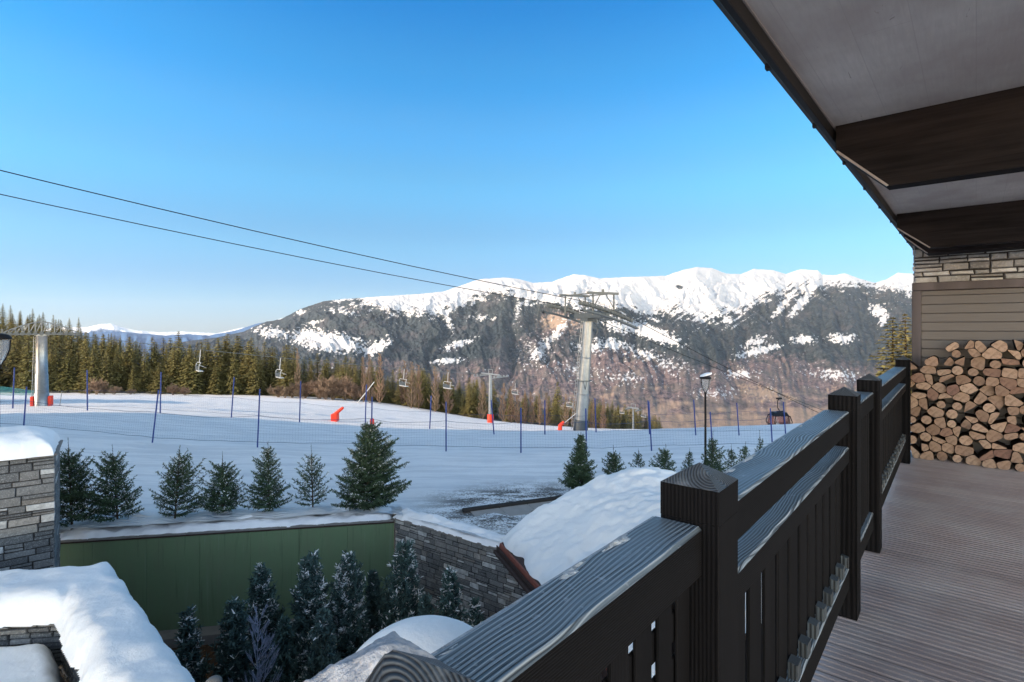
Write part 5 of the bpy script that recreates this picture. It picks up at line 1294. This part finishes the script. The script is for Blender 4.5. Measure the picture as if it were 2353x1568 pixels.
# far right corner of the block lies on the line of shade seen across the slope
SD = S_W; perp = Vector((SD.y, -SD.x, 0))
if perp.y < 0: perp = -perp
def wl(w, s): return perp*w - SD*(-s) if False else perp*w + SD*s
K = wl(47.3, 44.0)   # corner, 44 m towards the sun
ang = math.atan2(perp.y, perp.x)
cen = wl(47.3-29, 44.0+8)
shade_block('added_shade_block', (cen.x, cen.y), 16, 58, 34.0, ang, 'large unseen house block added uphill at left to shade the foreground', .5)  # unseen block, added and sized so its corner draws the shade edge
cc = wl(76, 57)
hb = MB(); hb.lathe([(10.5,-12),(10.5,5),(9,6.8),(5.5,8.0),(0,8.6)], n=24); rt = empty('added_shade_drum', (cc.x, cc.y, 0)); hb.build('wall', M['concrete'], rt); tag(rt, 'unseen domed drum added uphill at left to cast a rounded shadow', 'building')  # added out of view to cast the rounded shadow patch

# ------------------------------------------------------------------ light, sky, camera
HAZE = 1.7e-5
EL = 24.0
S = Vector((S_W.x*math.cos(R(EL)), S_W.y*math.cos(R(EL)), math.sin(R(EL))))
sun = bpy.data.lights.new('sun', 'SUN'); sun.energy = 3.1; sun.angle = R(.53); sun.color = (1.0, .75, .50)
so = bpy.data.objects.new('sun', sun); COL.objects.link(so); so.rotation_euler = (-S).to_track_quat('-Z', 'Y').to_euler()
w = bpy.data.worlds.new('World'); scene.world = w; w.use_nodes = True; nt = w.node_tree
bg = nt.nodes['Background']; sky = nt.nodes.new('ShaderNodeTexSky'); sky.sky_type = 'NISHITA'; sky.sun_disc = False
sky.sun_elevation = R(EL); sky.sun_rotation = math.atan2(S.x, S.y); sky.altitude = 1600; sky.air_density = 1.0; sky.dust_density = .3; sky.ozone_density = 3.0
# clear northern sky deepens quickly with height; overhead and behind the camera it is boosted to light snow and balcony
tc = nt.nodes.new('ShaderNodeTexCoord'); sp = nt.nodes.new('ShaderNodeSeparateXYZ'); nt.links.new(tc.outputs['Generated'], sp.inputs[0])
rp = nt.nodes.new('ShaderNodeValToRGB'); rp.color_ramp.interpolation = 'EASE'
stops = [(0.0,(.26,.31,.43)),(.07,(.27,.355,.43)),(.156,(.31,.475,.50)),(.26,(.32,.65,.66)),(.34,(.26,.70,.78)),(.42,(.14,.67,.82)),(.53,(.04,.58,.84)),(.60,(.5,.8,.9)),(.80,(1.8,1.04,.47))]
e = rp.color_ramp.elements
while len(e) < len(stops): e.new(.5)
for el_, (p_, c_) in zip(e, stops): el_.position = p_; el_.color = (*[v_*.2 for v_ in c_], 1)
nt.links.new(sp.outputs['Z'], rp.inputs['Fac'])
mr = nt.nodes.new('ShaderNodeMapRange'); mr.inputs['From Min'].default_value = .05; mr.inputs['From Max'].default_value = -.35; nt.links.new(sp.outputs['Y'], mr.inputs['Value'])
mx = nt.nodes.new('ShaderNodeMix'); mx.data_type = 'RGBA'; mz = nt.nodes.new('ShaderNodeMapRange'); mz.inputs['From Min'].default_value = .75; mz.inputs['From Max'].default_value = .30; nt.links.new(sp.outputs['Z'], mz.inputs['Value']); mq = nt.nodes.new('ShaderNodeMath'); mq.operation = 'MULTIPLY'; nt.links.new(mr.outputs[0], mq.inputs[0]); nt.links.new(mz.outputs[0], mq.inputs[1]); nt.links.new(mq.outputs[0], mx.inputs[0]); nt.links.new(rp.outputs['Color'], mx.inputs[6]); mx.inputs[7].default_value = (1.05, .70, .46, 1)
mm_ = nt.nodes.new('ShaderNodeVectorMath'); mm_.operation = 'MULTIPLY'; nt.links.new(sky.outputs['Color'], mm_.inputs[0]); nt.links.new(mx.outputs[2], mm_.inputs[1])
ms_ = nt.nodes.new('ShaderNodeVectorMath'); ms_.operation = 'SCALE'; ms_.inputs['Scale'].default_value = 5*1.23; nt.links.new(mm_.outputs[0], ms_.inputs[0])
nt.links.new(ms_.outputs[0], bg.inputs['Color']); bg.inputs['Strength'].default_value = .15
cam = bpy.data.cameras.new('camera'); co = bpy.data.objects.new('camera', cam); COL.objects.link(co)
cam.sensor_width = 36; cam.lens = 36*F/2353; cam.shift_y = (HY-784)/2353; cam.clip_start = .05; cam.clip_end = 40000
co.location = (0, 0, CZ); co.rotation_euler = (R(90), 0, 0); scene.camera = co
vs = scene.view_settings; vs.view_transform = 'Standard'; vs.look = 'None'; vs.exposure = .97; vs.gamma = 1
scene.cycles.max_bounces = 6; scene.cycles.diffuse_bounces = 3; scene.cycles.transparent_max_bounces = 8

hm = MB(); hm.box(-16000, 18000, -400, 19500, -1900, 960); hz_ = NT('thin_air'); hz_.t.nodes.remove(hz_.b)
pv = hz_.n('ShaderNodeVolumePrincipled'); pv.inputs['Color'].default_value = (.66,.80,1,1); pv.inputs['Density'].default_value = HAZE; pv.inputs['Anisotropy'].default_value = 0.0
hz_.l(pv.outputs[0], hz_.t.nodes['Material Output'].inputs['Volume'])
if HAZE > 0: tag(hm.build('haze', hz_.m), 'thin blue air between the slope and the mountains', kind='stuff')
